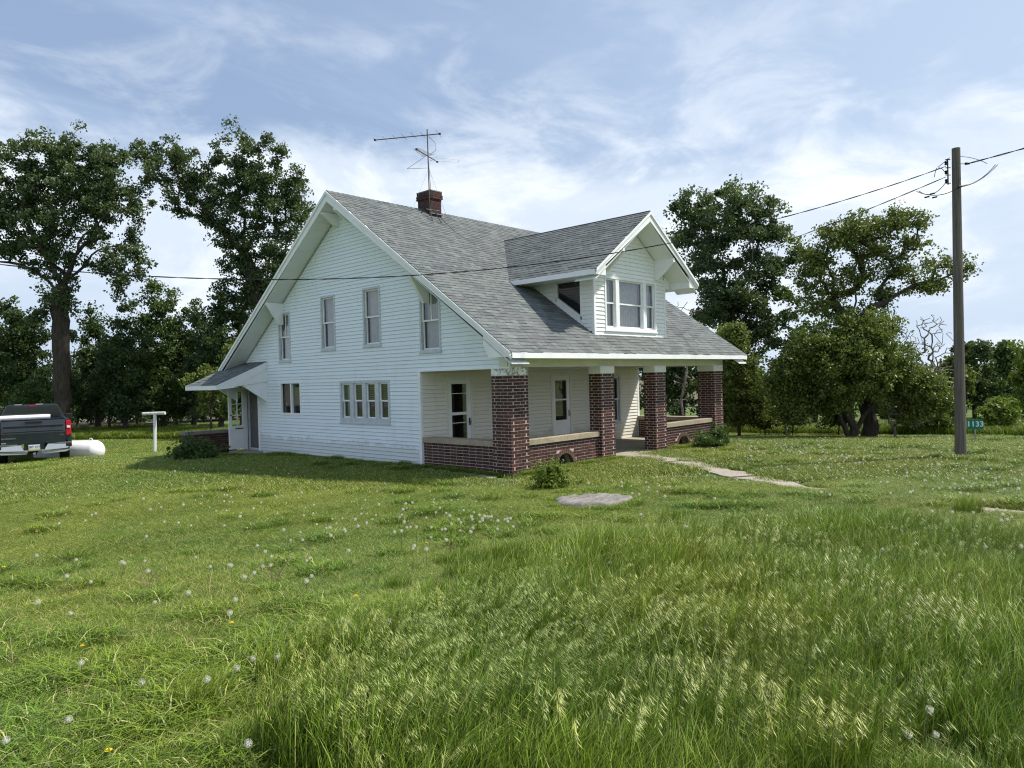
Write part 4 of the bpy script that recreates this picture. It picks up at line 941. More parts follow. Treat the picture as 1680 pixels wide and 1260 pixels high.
# ------------------------------------------------------------------ pickup truck
def truck():
    c0 = atd(57, 760, 22.9); g = float(gz(c0[0], c0[1])); t = empty('pickup_truck', (c0[0], c0[1], g), 'dark grey pickup truck parked at the left edge seen from behind', 'pickup truck')
    d = np.array([c0[0]-CAM[0], c0[1]-CAM[1]]); ang = math.atan2(d[1], d[0])-R(90)+R(.5); t.rotation_euler = (0, 0, ang)   # local +y = forward, x = right
    def b_paint(nt, p):
        p.inputs['Base Color'].default_value = (.035, .045, .055, 1); p.inputs['Metallic'].default_value = .5; p.inputs['Roughness'].default_value = .35; p.inputs['Coat Weight'].default_value = .7; p.inputs['Coat Roughness'].default_value = .08
        f = noise(nt, 3, 4, .6, 'Object'); nt.links.new(ramp(nt, f, [(.3, (.030, .038, .047)), (.7, (.045, .055, .066))]), p.inputs['Base Color'])
    PAINT = mat('grey_truck_paint', b_paint); CHROME = simple('brushed_chrome', (.55, .56, .56), .25, .9, var=.05)
    RED = simple('red_lens', (.45, .01, .02), .25, var=.1); TINT = simple('tinted_glass', (.02, .022, .028), .08, 0, spec=.8)
    hw = 1.03
    def sect(ys, prof, name, m_=PAINT, bev=.02):      # loft of identical cross sections
        m = MB(); n = len(prof[0]); vs = [(x, y, z) for y, pr in zip(ys, prof) for x, z in pr]
        fs = [(i*n+k, i*n+(k+1) % n, (i+1)*n+(k+1) % n, (i+1)*n+k) for i in range(len(ys)-1) for k in range(n)]+[tuple(range(n)), tuple(range((len(ys)-1)*n, len(ys)*n))]
        m.add(vs, fs); return m.build(name, m_, t, bevel=bev)
    # bed sides (hollow bed)
    for s in (-1, 1):
        MB().prism([(s*hw, .12, .72), (s*(hw-.02), .12, 1.05), (s*(hw-.05), .12, 1.40), (s*(hw-.17), .12, 1.42), (s*(hw-.17), .12, .72)], (0, 1.95, 0)).build('bed_side', PAINT, t, bevel=.015)
        MB().prism([(s*hw, .12, .50), (s*hw, .12, .721), (s*(hw-.12), .12, .721), (s*(hw-.12), .12, .50)], (0, .45, 0)).build('bed_corner', PAINT, t, bevel=.01)
        m = MB()
        for k in range(13):      # fender arch lip
            a = math.pi*k/12; 
        m.tube([(s*(hw+.005), 1.22+.50*math.cos(math.pi*k/12), .48+.48*math.sin(math.pi*k/12)) for k in range(13)], .025, 6); m.build('wheel_arch', BLACK, t)
    MB().box((-.86, .12, .78), (.86, 2.0, .82)).build('bed_floor', BLACK, t)
    MB().box((-.9, 2.0, .7), (.9, 2.06, 1.40)).build('bed_front', PAINT, t)
    # tailgate with pressed panels
    tg = MB(); tg.prism([(-.86, .04, .66), (-.86, .02, 1.0), (-.86, .05, 1.40), (-.86, .12, 1.42), (-.86, .12, .66)], (1.72, 0, 0)); tg = tg.build('tailgate', PAINT, t, bevel=.012)
    MB().prism([(-.80, .032, 1.20), (-.80, .0, 1.22), (-.80, .0, 1.24), (-.80, .04, 1.27)], (1.60, 0, 0)).build('upper_ridge', PAINT, tg)
    MB().prism([(-.80, .03, 1.02), (-.80, .005, 1.06), (-.80, .012, 1.17), (-.80, .035, 1.19)], (1.60, 0, 0)).build('pressed_band', PAINT, tg)
    MB().box((-.22, .028, 1.30), (.22, .05, 1.37)).build('handle', BLACK, tg)
    MB().box((-.86, .055, 1.425), (.86, .14, 1.435)).build('top_cap', BLACK, tg)
    def text(s, size, x, z, y, m_, nm, par=tg):
        cu = bpy.data.curves.new(nm, 'FONT'); cu.body = s; cu.size = size; cu.align_x = 'CENTER'; cu.align_y = 'CENTER'; cu.extrude = .003; cu.materials.append(m_)
        return text_mesh(cu, par, (x, y, z), nm)
    text('CHEVROLET', .105, 0, 1.115, .008, simple('band_letters', (.055, .066, .075), .4, .3), 'lettering').scale = (2.0, 1, 1)
    text('SILVERADO', .055, -.67, .855, .012, CHROME, 'lettering').scale = (1.35, 1, 1)
    text('LTZ', .05, .76, .905, .012, CHROME, 'lettering'); MB().box((-.86, .012, .70), (-.73, .03, .735)).build('badge', CHROME, tg)
    for s in (-1, 1):
        tl = MB().prism([(s*.875, .035, .88), (s*1.02, .05, .90), (s*1.015, .08, 1.36), (s*.875, .045, 1.36)], (0, .08, 0)).build('taillight', RED, t, bevel=.008)
        MB().box((s*.90, .022, 1.12), (s*.995, .05, 1.19)).build('reverse_lamp', WHITE, tl)
    # bumper
    bp = MB(); bp.prism([(-.55, -.13, .60), (-.42, -.14, .46), (.42, -.14, .46), (.55, -.13, .60), (.55, .05, .60), (-.55, .05, .60)][:4]+[], (0, .2, 0)) if False else bp.box((-.40, -.10, .43), (.40, .06, .47)); bp = bp.build('rear_bumper', CHROME, t, bevel=.01)
    for s in (-1, 1):
        MB().prism([(s*.36, -.08, .64), (s*1.0, -.05, .67), (s*1.02, -.03, .60), (s*.90, -.06, .47), (s*.30, -.11, .45), (s*.27, -.11, .47)], (0, .12, 0)).build('bumper_half', CHROME, bp, bevel=.008)
        MB().prism([(s*.24, -.12, .45), (s*.9, -.08, .48), (s*1.02, -.04, .44), (s*.86, -.08, .36), (s*.2, -.12, .33), (s*.18, -.12, .42)], (0, .12, 0)).build('bumper_lower', simple('dull_bumper', (.35, .36, .35), .35, .8), bp, bevel=.008)
        MB().box((s*.86, -.066, .53), (s*1.02, -.02, .61)).build('corner_step', BLACK, bp)
    MB().box((-.27, -.03, .44), (.27, .05, .66)).build('plate_recess', BLACK, bp)
    pl_ = MB().box((-.155, -.045, .475), (.155, -.035, .635)).build('license_plate', simple('plate_white', (.68, .70, .70), .4, var=.03), bp)
    MB().box((-.15, -.047, .48), (.15, -.0455, .515)).build('plate_band', simple('plate_gold', (.5, .45, .2), .5), pl_)
    text('GBT KVT', .085, 0, .56, -.047, simple('plate_blue', (.03, .05, .12), .5), 'plate_number', pl_)
    MB().box((-.07, -.08, .30), (.07, .3, .40)).build('hitch_receiver', BLACK, bp)
    MB().box((-.035, -.083, .32), (.035, -.078, .385)).build('hitch_opening', GALV, bp)
    # frame, axle
    m = MB(); m.box((-.45, .1, .42), (-.35, 5.2, .6)); m.box((.35, .1, .42), (.45, 5.2, .6)); m.tube([(-.85, 1.22, .40), (.85, 1.22, .40)], .05, 8); m.tube([(-.16, 1.22, .40), (-.02, 1.22, .40), (.12, 1.22, .40)], [.09, .16, .09], 10); m.tube([(.6, .0, .38), (.6, 2, .4)], .035, 8); m.build('chassis', BLACK, t)
    # cab
    cab = [(-.99, .55), (-1.02, .95), (-.98, 1.32), (-.74, 1.84), (-.66, 1.87), (.66, 1.87), (.74, 1.84), (.98, 1.32), (1.02, .95), (.99, .55)]
    cabF = [(-.99, .55), (-1.02, .95), (-.98, 1.32), (-.94, 1.36), (-.6, 1.36), (.6, 1.36), (.94, 1.36), (.98, 1.32), (1.02, .95), (.99, .55)]
    sect([2.10, 3.7, 4.15, 4.55], [cab, cab, [(x, z if z < 1.3 else 1.32+(z-1.32)*.75) for x, z in cab], cabF], 'cab', PAINT, .02)
    sect([4.551, 5.3, 5.7, 5.85], [[(x, min(z, 1.30)) for x, z in cabF], [(x*.99, min(z, 1.27)) for x, z in cabF], [(x*.97, min(z, 1.18)) for x, z in cabF], [(x*.93, min(z, 1.02)) for x, z in cabF]], 'hood', PAINT, .02)
    MB().prism([(-.83, 2.088, 1.44), (.83, 2.088, 1.44), (.71, 2.088, 1.79), (-.71, 2.088, 1.79)], (0, .006, 0)).build('rear_window', TINT, t)
    for s in (-1, 1):
        MB().prism([(s*1.0, 2.35, 1.34), (s*1.0, 4.1, 1.34), (s*.80, 3.7, 1.76), (s*.80, 2.5, 1.76)], (s*.006, 0, 0)).build('side_window', TINT, t)
        MB().box((s*1.02, 4.0, 1.25), (s*1.25, 4.12, 1.48)).build('mirror', BLACK, t, bevel=.03)
    m = MB().box((-.10, 2.085, 1.815), (.10, 2.1, 1.85)); m.build('third_brake_light', RED, t)
    m = MB(); m.box((-.5, 2.3, 1.872), (-.3, 2.5, 1.885)); m.box((.1, 2.3, 1.872), (.3, 2.5, 1.885)); m.build('roof_marker', TRIM_G, t)
    for s in (-1, 1):
        for y in (1.22, 4.85):
            w = MB(); n = 32; prof = [(.12, .30), (.14, .385), (.10, .41), (-.10, .41), (-.14, .385), (-.12, .30)]
            vs = [(s*.86+dx, y+r*math.cos(2*math.pi*k/n), .41+r*math.sin(2*math.pi*k/n)) for dx, r in prof for k in range(n)]
            w.add(vs, [(i*n+k, i*n+(k+1) % n, ((i+1) % 6)*n+(k+1) % n, ((i+1) % 6)*n+k) for i in range(6) for k in range(n)])
            w = w.build('wheel', BLACK, t, smooth=True)
            r_ = MB(); r_.tube([(s*.95, y, .41), (s*.97, y, .41)], .29, 20); r_.tube([(s*.97, y, .41), (s*.985, y, .41)], .07, 12); r_.build('rim', GALV, w)
    # white roll lying across the bed
    b = MB(); R_ = Matrix.Rotation(ang, 4, 'Z'); 
    pts = [R_ @ Vector((x, 1.45, 1.46)) for x in (-.95, -.3, .2, .49)]
    b.tube([(p.x+c0[0], p.y+c0[1], p.z+g) for p in pts], [.085, .087, .085, .083], 14); o = b.build('white_pipe', WHITE, smooth=False); tag(o, 'white pipe lying across the bed of the grey pickup', 'pipe')
    m = MB(); m.box((-.9, 1.35, .82), (.4, 1.52, 1.37)); o2 = m.build('cargo_crate', BLACK); o2.location = (c0[0], c0[1], g); o2.rotation_euler = (0, 0, ang); tag(o2, 'black crate in the pickup bed under the white pipe', 'crate')
truck()

# ------------------------------------------------------------------ trees
def leaf_cloud(centres, radii, counts, size, rg, flat=1.0):
    C = np.repeat(centres, counts, axis=0); Rr = np.repeat(radii, counts)
    n = len(C); d = rg.normal(size=(n, 3)); d /= np.linalg.norm(d, axis=1)[:, None]; rr = rg.random(n)**.45
    P = C+d*(Rr*rr)[:, None]*np.array([1, 1, flat])
    a = rg.normal(size=(n, 3)); a[:, 2] -= .35; a /= np.linalg.norm(a, axis=1)[:, None]
    b = np.cross(a, rg.normal(size=(n, 3))); b /= np.linalg.norm(b, axis=1)[:, None]
    s = size*(.6+.8*rg.random(n))[:, None]; nn = np.cross(a, b)
    V = np.stack([P-a*s*.6, P+b*s*.40+nn*s*.1, P+a*s*.62, P-b*s*.40+nn*s*.1], 1).reshape(-1, 3)
    Fc = np.arange(4*n).reshape(n, 4)
    base = np.repeat(rg.random(len(counts)), counts)
    return V, Fc, np.clip(base*.5+rg.random(n)*.5, 0, 1)
def tree(name, label, depth, base_px, trunk, blobs, trunk_w, leafm, leaf=.16, dens=1.0, seed=1, nclump=None, cat='tree', group=None, spread=.5, twigs=True, limbs=None, bark=BARK, leaves=True, crad=.45, drift=0.0):
    """base_px (x,y); trunk: px polyline of the trunk; blobs: (cx,cy,rx,ry[,dz]) in px at the tree's depth"""
    rg = np.random.default_rng(seed); k = depth/F
    b0 = atd(*base_px, depth); g = float(gz(b0[0], b0[1])); o = np.array([b0[0], b0[1], g])
    t = empty(name, tuple(o), label, cat, group)
    nodes = []; par = []
    def addn(p, pa): nodes.append(np.array(p, float)); par.append(pa); return len(nodes)-1
    pl_ = [np.array([0, 0, -.2])]+[atd(x, y, depth)-o for x, y in trunk]
    idx = addn(pl_[0], -1)
    for a, b in zip(pl_[:-1], pl_[1:]):
        n = max(1, int(np.linalg.norm(b-a)/.45))
        for i in range(n): idx = addn(a+(b-a)*(i+1)/n+rg.normal(0, .03, 3), idx)
    top = idx
    for lb in (limbs or []):   # explicit limbs: px polyline with depth offset
        pts = [atd(x, y, depth+(dz if dz else 0))-o for x, y, dz in lb]
        N = np.array(nodes); st = int(np.argmin(np.linalg.norm(N-pts[0], axis=1))); cur = st; prev = nodes[st]
        for b in pts[1:]:
            n = max(1, int(np.linalg.norm(b-prev)/.45)); a = prev.copy()
            for i in range(n): cur = addn(a+(b-a)*(i+1)/n+rg.normal(0, .05, 3), cur)
            prev = b
    att = []
    area = sum(rx*ry for _, _, rx, ry, *_ in blobs)*k*k*math.pi
    nc = int(nclump*1.25) if nclump and leaves else (nclump or int(area*3.4*dens))
    if name == 'cottonwood_tree': blobs = [(b[0], b[1], b[2]*1.12, b[3]*1.12) for b in blobs]
    if name == 'belt_tree': blobs = [(b[0], b[1], b[2]*1.22, b[3]*1.15) for b in blobs]
    if name == 'shade_tree': blobs = [(b[0], b[1], b[2]*1.12, b[3]*1.12) for b in blobs]
    w = np.array([b[2]*b[3] for b in blobs], float); w /= w.sum()
    for i in rg.choice(len(blobs), nc, p=w):
        cx, cy, rx, ry, *z = blobs[i]; d = rg.normal(size=3); d /= np.linalg.norm(d); d *= rg.random()**.42
        dz = (z[0] if z else 0)
        att.append(atd(cx, cy, depth+dz)-o+_rt*(d[0]*rx*k)+np.array([0, 0, 1])*(d[1]*ry*k)+np.array([fw[0], fw[1], 0])*(d[2]*rx*k*.9))
    att = np.array(att); att = att[att[:, 2] > .15]
    order = np.argsort(np.linalg.norm(att-nodes[top], axis=1)); tips = []
    cap = 6000; NA = np.zeros((cap, 3)); nn_ = len(nodes); NA[:nn_] = nodes
    for ai in order:
        p = att[ai]; dv = NA[:nn_]-p; dd = np.linalg.norm(dv, axis=1)+np.maximum(0, NA[:nn_, 2]-p[2])*.8+(NA[:nn_, 2] < .8)*1.0
        s = int(np.argmin(dd)); a = nodes[s]; ln = np.linalg.norm(p-a); n = max(1, int(ln/.4)); cur = s
        bend = rg.normal(0, .12*ln, 3); bend[2] = abs(bend[2])*.6
        for i in range(n):
            f = (i+1)/n
            if nn_ >= cap-1: break
            q = a+(p-a)*f+bend*math.sin(math.pi*f)*.5; cur = addn(q, cur); NA[nn_] = q; nn_ += 1
        tips.append(cur)
    # radii by pipe model
    rad = np.zeros(len(nodes)); child = [[] for _ in nodes]
    for i, p in enumerate(par):
        if p >= 0: child[p].append(i)
    for i in range(len(nodes)-1, -1, -1):
        rad[i] = (sum(rad[c]**2.3 for c in child[i]))**(1/2.3) if child[i] else .012
    tw = trunk_w*k/2; sc = tw/max(rad[0], 1e-6)
    rad = np.where(rad > .02, rad*sc**np.clip((rad-.012)/(rad[0]-.012+1e-6), 0.35, 1), rad) if sc > 0 else rad
    rad[0] *= 1.25
    if len(rad) > 1: rad[1] *= 1.1
    N = np.array(nodes); V = []; Fq = []; oo = 0
    for i, p in enumerate(par):
        if p < 0: continue
        r1, r0 = rad[i], min(rad[p], rad[i]*1.6); ns = 8 if r1 > .06 else (5 if r1 > .02 else 3)
        if r1 < .013 and not twigs: continue
        t_ = N[i]-N[p]; ln = np.linalg.norm(t_)
        if ln < 1e-5: continue
        t_ /= ln; ref = np.array([0, 0, 1.]) if abs(t_[2]) < .9 else np.array([1., 0, 0]); a = np.cross(t_, ref); a /= np.linalg.norm(a); b = np.cross(t_, a)
        th = np.arange(ns)*2*math.pi/ns; c = np.cos(th)[:, None]*a+np.sin(th)[:, None]*b
        V.append(N[p]-t_*r0*.3+c*r0); V.append(N[i]+t_*r1*.2+c*r1)
        for q in range(ns): Fq.append((oo+q, oo+(q+1) % ns, oo+ns+(q+1) % ns, oo+ns+q))
        oo += 2*ns
    me = fastmesh('trunk', np.concatenate(V), np.array(Fq), bark, smooth=True); tr = bpy.data.objects.new('trunk', me); COL.objects.link(tr); tr.parent = t
    if leaves:
        tips = np.array(tips); cs = [N[tips]]; 
        extra = np.array([i for i in tips if True]); 
        # also clumps along the outer twigs
        pa = np.array([par[i] for i in tips]); cs.append((N[tips]+N[pa])/2+rg.normal(0, .15, (len(tips), 3)))
        Cc = np.concatenate(cs); rr = crad*(.5+.8*rg.random(len(Cc))); cn = np.maximum(4, ((.25+rg.random(len(Cc)))*44*dens*(.16/leaf)**1.3*(crad/.45)**1.6).astype(int)+3)
        Vv, Ff, rn = leaf_cloud(Cc, rr, cn, leaf, rg, .75)
        keep = Vv.reshape(-1, 4, 3)[:, :, 2].min(1) > .03; Vv = Vv.reshape(-1, 4, 3)[keep].reshape(-1, 3); rn = rn[keep]; Ff = np.arange(len(Vv)).reshape(-1, 4)
        me = fastmesh('crown', Vv, Ff, leafm, rnd=rn); co = bpy.data.objects.new('crown', me); COL.objects.link(co); co.parent = t
        return len(Ff)
    return 0
TOT = 0
# big cottonwoods on the left
TOT += tree('cottonwood_tree', 'tallest spreading cottonwood at far left with a thick bare lower trunk', 36, (100, 700), [(101, 640), (100, 560), (100, 510), (104, 470)],
     [(60, 285, 75, 60), (140, 262, 60, 45), (15, 345, 60, 50), (110, 335, 70, 50), (195, 295, 45, 40), (222, 345, 32, 32), (165, 360, 55, 35), (95, 245, 45, 28), (190, 400, 50, 30), (205, 435, 35, 40), (70, 405, 50, 35), (130, 405, 45, 30), (90, 490, 40, 45), (195, 470, 26, 42), (-35, 310, 50, 60), (20, 395, 40, 25), (-40, 400, 40, 40), (160, 440, 30, 25), (225, 415, 25, 22), (60, 340, 60, 45), (160, 320, 50, 45), (120, 290, 50, 40), (180, 255, 30, 22), (30, 270, 40, 30), (90, 440, 35, 30)],
     26, LEAF_COT, .115, 1.15, 3, limbs=[[(104, 470, 0), (140, 385, -1), (190, 330, -1)], [(103, 480, 0), (60, 440, 1), (0, 428, 1), (-40, 425, 1)], [(104, 470, 0), (110, 390, 1), (100, 310, 1)], [(104, 470, 0), (60, 390, -1), (30, 340, -1)], [(105, 465, 0), (160, 410, 0), (215, 400, 0)]], crad=.42)
TOT += tree('cottonwood_tree', 'leaning second cottonwood rising behind the left roof slope', 38, (438, 700), [(438, 620), (432, 540), (420, 470), (402, 420)],
     [(255, 245, 36, 26), (290, 255, 40, 32), (262, 285, 35, 30), (310, 300, 40, 35), (395, 255, 42, 42), (388, 225, 22, 18), (435, 290, 45, 48), (470, 265, 25, 35), (485, 300, 20, 22), (350, 300, 40, 35), (400, 330, 52, 42), (455, 345, 45, 40), (430, 395, 50, 38), (378, 390, 30, 34), (395, 440, 32, 35), (490, 365, 28, 32), (465, 410, 32, 30), (340, 345, 35, 28), (295, 330, 25, 20), (430, 230, 18, 14), (500, 345, 26, 24), (420, 300, 50, 45), (360, 340, 40, 35), (480, 330, 35, 35), (445, 430, 40, 35), (230, 262, 22, 18), (330, 275, 25, 22), (385, 205, 12, 12), (490, 285, 14, 14), (430, 480, 40, 34), (470, 440, 36, 34), (395, 480, 26, 34), (375, 440, 24, 30)],
     24, LEAF_COT, .115, 1.1, 4, limbs=[[(402, 420, 0), (360, 370, 0), (300, 300, -1), (262, 268, -1)], [(402, 420, 0), (400, 340, 1), (395, 260, 1)], [(402, 420, 0), (440, 350, -1), (465, 290, -1)]], crad=.42)
# belt of smaller trees on the left
belt = [(28, 39, 476, 46, 3, LEAF_DARK, 'dark bushy tree at the left edge behind the pickup'), (160, 41, 505, 44, 5, LEAF_DARK, 'round dark belt tree just right of the thick cottonwood trunk'),
        (205, 38, 520, 40, 6, LEAF_DARK, 'small forked belt tree above the white tank'), (268, 40, 452, 40, 7, LEAF_MID, 'lighter green belt tree with a pointed top behind the clothesline post'),
        (318, 41, 492, 36, 8, LEAF_DARK, 'slim dark belt tree right of the pointed one'), (362, 37, 470, 46, 9, LEAF_DARK, 'dense dark tree next to the awning roof'),
        (410, 40, 455, 44, 10, LEAF_DARK, 'dark tree half hidden by the left roof slope'), (-30, 40, 500, 44, 21, LEAF_MID, 'mid green tree cut by the left edge of view')]
for x, dpt, topy, w, sd, lm, lab in belt:
    hh = 690-topy
    bl = [(x, topy+hh*.12, w*.45, hh*.12), (x-w*.4, topy+hh*.3, w*.65, hh*.17), (x+w*.4, topy+hh*.34, w*.65, hh*.17), (x, topy+hh*.5, w*.95, hh*.17), (x-w*.5, topy+hh*.62, w*.6, hh*.16), (x+w*.45, topy+hh*.66, w*.6, hh*.14), (x, topy+hh*.8, w*.85, hh*.12), (x-6, topy+hh*.92, w*.7, hh*.08)]
    TOT += tree('belt_tree', lab, dpt, (x, 700), [(x+2, 640), (x-3, 600), (x+4, 560)], bl, 9, lm, .125, 1.35, sd, group='trees in the windbreak behind the lawn', crad=.48)
# understorey saplings and brush
for i, (x, dpt, ty, w, lm, lab) in enumerate([(60, 37, 610, 40, LEAF_MID, 'low leafy bush behind the cab of the pickup'), (128, 43, 600, 34, LEAF_DARK, 'low dark sapling behind the white tank'), (225, 44, 625, 30, LEAF_DARK, 'thin sapling left of the clothesline post'), (290, 43, 600, 36, LEAF_DARK, 'dark sapling right of the clothesline post'), (345, 35, 600, 36, LEAF_OLIVE, 'olive bush between the brick stoop wall and the belt'), (395, 33, 560, 30, LEAF_OLIVE, 'olive green shrub under the left roof corner'), (10, 42, 590, 44, LEAF_DARK, 'dark sapling behind the left end of the pickup'), (180, 39, 600, 36, LEAF_DARK, 'bushy dark sapling between the tank and the clothesline post'), (258, 46, 590, 40, LEAF_MID, 'mid green sapling deep in the belt behind the clothesline post'), (318, 47, 580, 40, LEAF_DARK, 'dark sapling deep in the belt left of the awning')]):
    TOT += tree('sapling', lab, dpt, (x, 702), [(x, 680), (x+3, 650)], [(x, (ty+700)/2-12, w, (700-ty)*.42), (x-8, ty+20, w*.6, 22)], 4, lm, .12, 1.3, 40+i, cat='shrub', crad=.42)
for i, (x, w) in enumerate([(-20, 50), (45, 46), (105, 40), (150, 44), (200, 46), (245, 44), (290, 46), (335, 44), (380, 46)]):
    TOT += tree('undergrowth_bush', ['wide dark bush at the back of the belt left of the pickup', 'wide dark bush at the back of the belt over the pickup cab', 'wide dark bush behind the thick cottonwood trunk', 'wide dark bush behind the tank', 'wide dark bush in the belt right of the tank', 'wide dark bush in the belt behind the clothesline post', 'wide dark bush in the belt just right of the clothesline post', 'wide dark bush in the belt left of the awning', 'wide dark bush in the belt behind the awning'][i], 48+(i % 3)*2, (x, 694), [(x, 680)], [(x, 672, w, 24), (x+4, 645, w, 24), (x+10, 615, w*.8, 22), (x-12, 590, w*.6, 20)], 3, LEAF_DARK, .15, .9, 80+i, cat='bush', crad=.55)
# trees on the right
TOT += tree('shade_tree', 'tall dark green tree rising behind the right end of the house', 30, (1212, 702), [(1212, 640), (1205, 560), (1200, 500)],
     [(1130, 330, 34, 22), (1175, 335, 46, 28), (1205, 310, 25, 16), (1235, 340, 42, 26), (1160, 385, 55, 32), (1225, 390, 58, 38), (1275, 375, 24, 20), (1150, 440, 45, 42), (1210, 455, 60, 40), (1270, 430, 34, 32), (1180, 520, 50, 42), (1240, 520, 46, 40), (1110, 350, 16, 20), (1280, 480, 26, 30), (1110, 400, 30, 40), (1230, 580, 36, 34), (1200, 360, 60, 40), (1190, 490, 60, 50), (1260, 550, 40, 36), (1140, 370, 30, 30), (1290, 425, 22, 26)],
     20, LEAF_COT, .10, 1.55, 12, limbs=[[(1200, 500, 0), (1165, 430, 1), (1150, 350, 1)], [(1202, 500, 0), (1235, 430, -1), (1240, 350, -1)], [(1205, 540, 0), (1262, 470, 0), (1280, 400, 0)]], crad=.38)
TOT += tree('spreading_tree', 'wide open crowned tree with twisted trunks left of the utility pole', 24, (1422, 724), [(1424, 700), (1420, 660), (1412, 610), (1396, 545)],
     [(1380, 395, 30, 22), (1420, 380, 38, 24), (1470, 372, 40, 18), (1505, 360, 24, 13), (1350, 420, 28, 24), (1440, 415, 45, 20), (1500, 400, 30, 14), (1330, 455, 26, 26), (1400, 450, 30, 18), (1470, 450, 36, 14), (1540, 435, 34, 15), (1580, 445, 24, 12), (1520, 470, 30, 14), (1350, 500, 34, 22), (1580, 430, 18, 10), (1300, 400, 12, 12), (1455, 480, 30, 12), (1480, 352, 36, 10), (1360, 380, 24, 14), (1410, 360, 30, 12), (1330, 420, 20, 14), (1380, 470, 36, 22), (1420, 510, 40, 18)],
     22, LEAF_OLIVE, .075, .50, 13, limbs=[[(1396, 545, 0), (1370, 490, 0), (1355, 430, 0)], [(1398, 542, 0), (1430, 500, -.5), (1465, 440, -.5), (1500, 390, -.5)], [(1396, 545, 0), (1405, 470, .5), (1400, 400, .5)], [(1430, 510, 0), (1500, 470, 0), (1575, 445, 0)]], crad=.27, nclump=420)
TOT += tree('thicket_tree', 'dense rounded lower tree mass in front of the spreading trunks', 23.2, (1398, 722), [(1400, 700), (1385, 670), (1370, 640)],
     [(1400, 560, 70, 34), (1340, 590, 55, 42), (1450, 600, 58, 42), (1400, 605, 90, 42), (1320, 630, 42, 32), (1490, 630, 36, 32), (1480, 660, 34, 16), (1380, 640, 66, 24), (1300, 600, 28, 40), (1520, 640, 30, 30), (1290, 620, 28, 36), (1420, 540, 60, 28), (1340, 665, 40, 14), (1300, 672, 34, 20), (1500, 678, 34, 18), (1270, 640, 20, 24), (1545, 660, 20, 20)],
     16, LEAF_OLIVE, .075, .80, 14, crad=.30, nclump=760, limbs=[[(1400, 722, 0), (1425, 680, 0), (1450, 640, 0)], [(1400, 722, 0), (1375, 680, 0), (1340, 640, 0)]])
TOT += tree('cedar_shrub', 'upright yellow green shrub against the right side of the house', 25, (1212, 705), [(1212, 670), (1212, 630)], [(1200, 560, 26, 30), (1205, 620, 34, 46), (1225, 650, 28, 36), (1200, 675, 30, 26), (1240, 680, 18, 18)], 5, LEAF_OLIVE, .07, 1.3, 15, cat='shrub', crad=.26, nclump=420)
TOT += tree('back_tree', 'dark tree seen through the open end of the porch', 33, (1120, 700), [(1120, 640), (1118, 600)], [(1100, 600, 40, 60), (1140, 640, 40, 44), (1070, 650, 40, 40), (1170, 600, 40, 50), (1120, 540, 50, 40), (1060, 600, 30, 40)], 10, LEAF_DARK, .13, 1.2, 16, crad=.4)
TOT += tree('back_tree', 'slim tree with a pale straight trunk left of the twisted trunks', 29, (1336, 700), [(1336, 650), (1334, 600)], [(1300, 560, 36, 36), (1335, 530, 40, 34), (1290, 500, 30, 32), (1275, 600, 24, 30), (1310, 610, 30, 22)], 10, LEAF_MID, .11, 1.0, 17, crad=.36)
TOT += tree('dead_tree', 'leafless grey thicket tree just left of the utility pole', 27, (1520, 706), [(1520, 660), (1518, 620)], [(1500, 570, 40, 36), (1540, 560, 36, 32), (1530, 610, 40, 30), (1480, 600, 28, 28), (1560, 640, 24, 30), (1530, 530, 26, 18)], 9, LEAF_MID, .1, 1, 18, bark=DEADWOOD, leaves=False, nclump=330)
for x, ty, w, dpt, lm, lab, sd in [(1600, 545, 34, 32, LEAF_DARK, 'dark tree directly behind the address sign', 19), (1650, 535, 34, 33, LEAF_MID, 'mid green tree to the right of the address sign', 20), (1690, 560, 30, 28, LEAF_YEL, 'bright yellow green tree cut by the right edge', 22), (1560, 560, 26, 31, LEAF_OLIVE, 'olive tree showing just left of the utility pole', 23), (1740, 540, 36, 33, LEAF_DARK, 'dark tree beyond the right edge', 24), (1450, 600, 30, 33, LEAF_MID, 'mid green tree behind the twisted trunks', 25)]:
    hh = 705-ty; TOT += tree('hedge_tree', lab, dpt, (x, 705), [(x, 670), (x+3, 630)], [(x-4, ty+hh*.2, w*.7, hh*.2), (x+8, ty+hh*.42, w, hh*.26), (x-8, ty+hh*.66, w*1.05, hh*.26)], 6, lm, .115, 1.7, sd, group='trees along the right boundary', crad=.4)
for i, (x, w, lab) in enumerate([(1250, 40, 'wide dark bush at the back left of the right hand trees'), (1310, 40, 'wide dark bush far behind the pale trunk'), (1370, 40, 'wide dark bush far behind the twisted trunks'), (1460, 40, 'wide dark bush at the back right of the twisted trunks'), (1530, 40, 'wide dark bush behind the dead thicket tree'), (1610, 44, 'wide dark bush behind the address sign'), (1680, 44, 'wide dark bush behind the right edge trees'), (1110, 46, 'wide dark bush far behind the porch opening')]):
    TOT += tree('undergrowth_bush', lab, 38+(i % 3)*2, (x, 690), [(x, 680)], [(x, 668, w, 22), (x+8, 640, w*.85, 22), (x-10, 618, w*.6, 16)], 3, LEAF_DARK if i % 2 else LEAF_MID, .13, .9, 100+i, cat='bush', crad=.5)
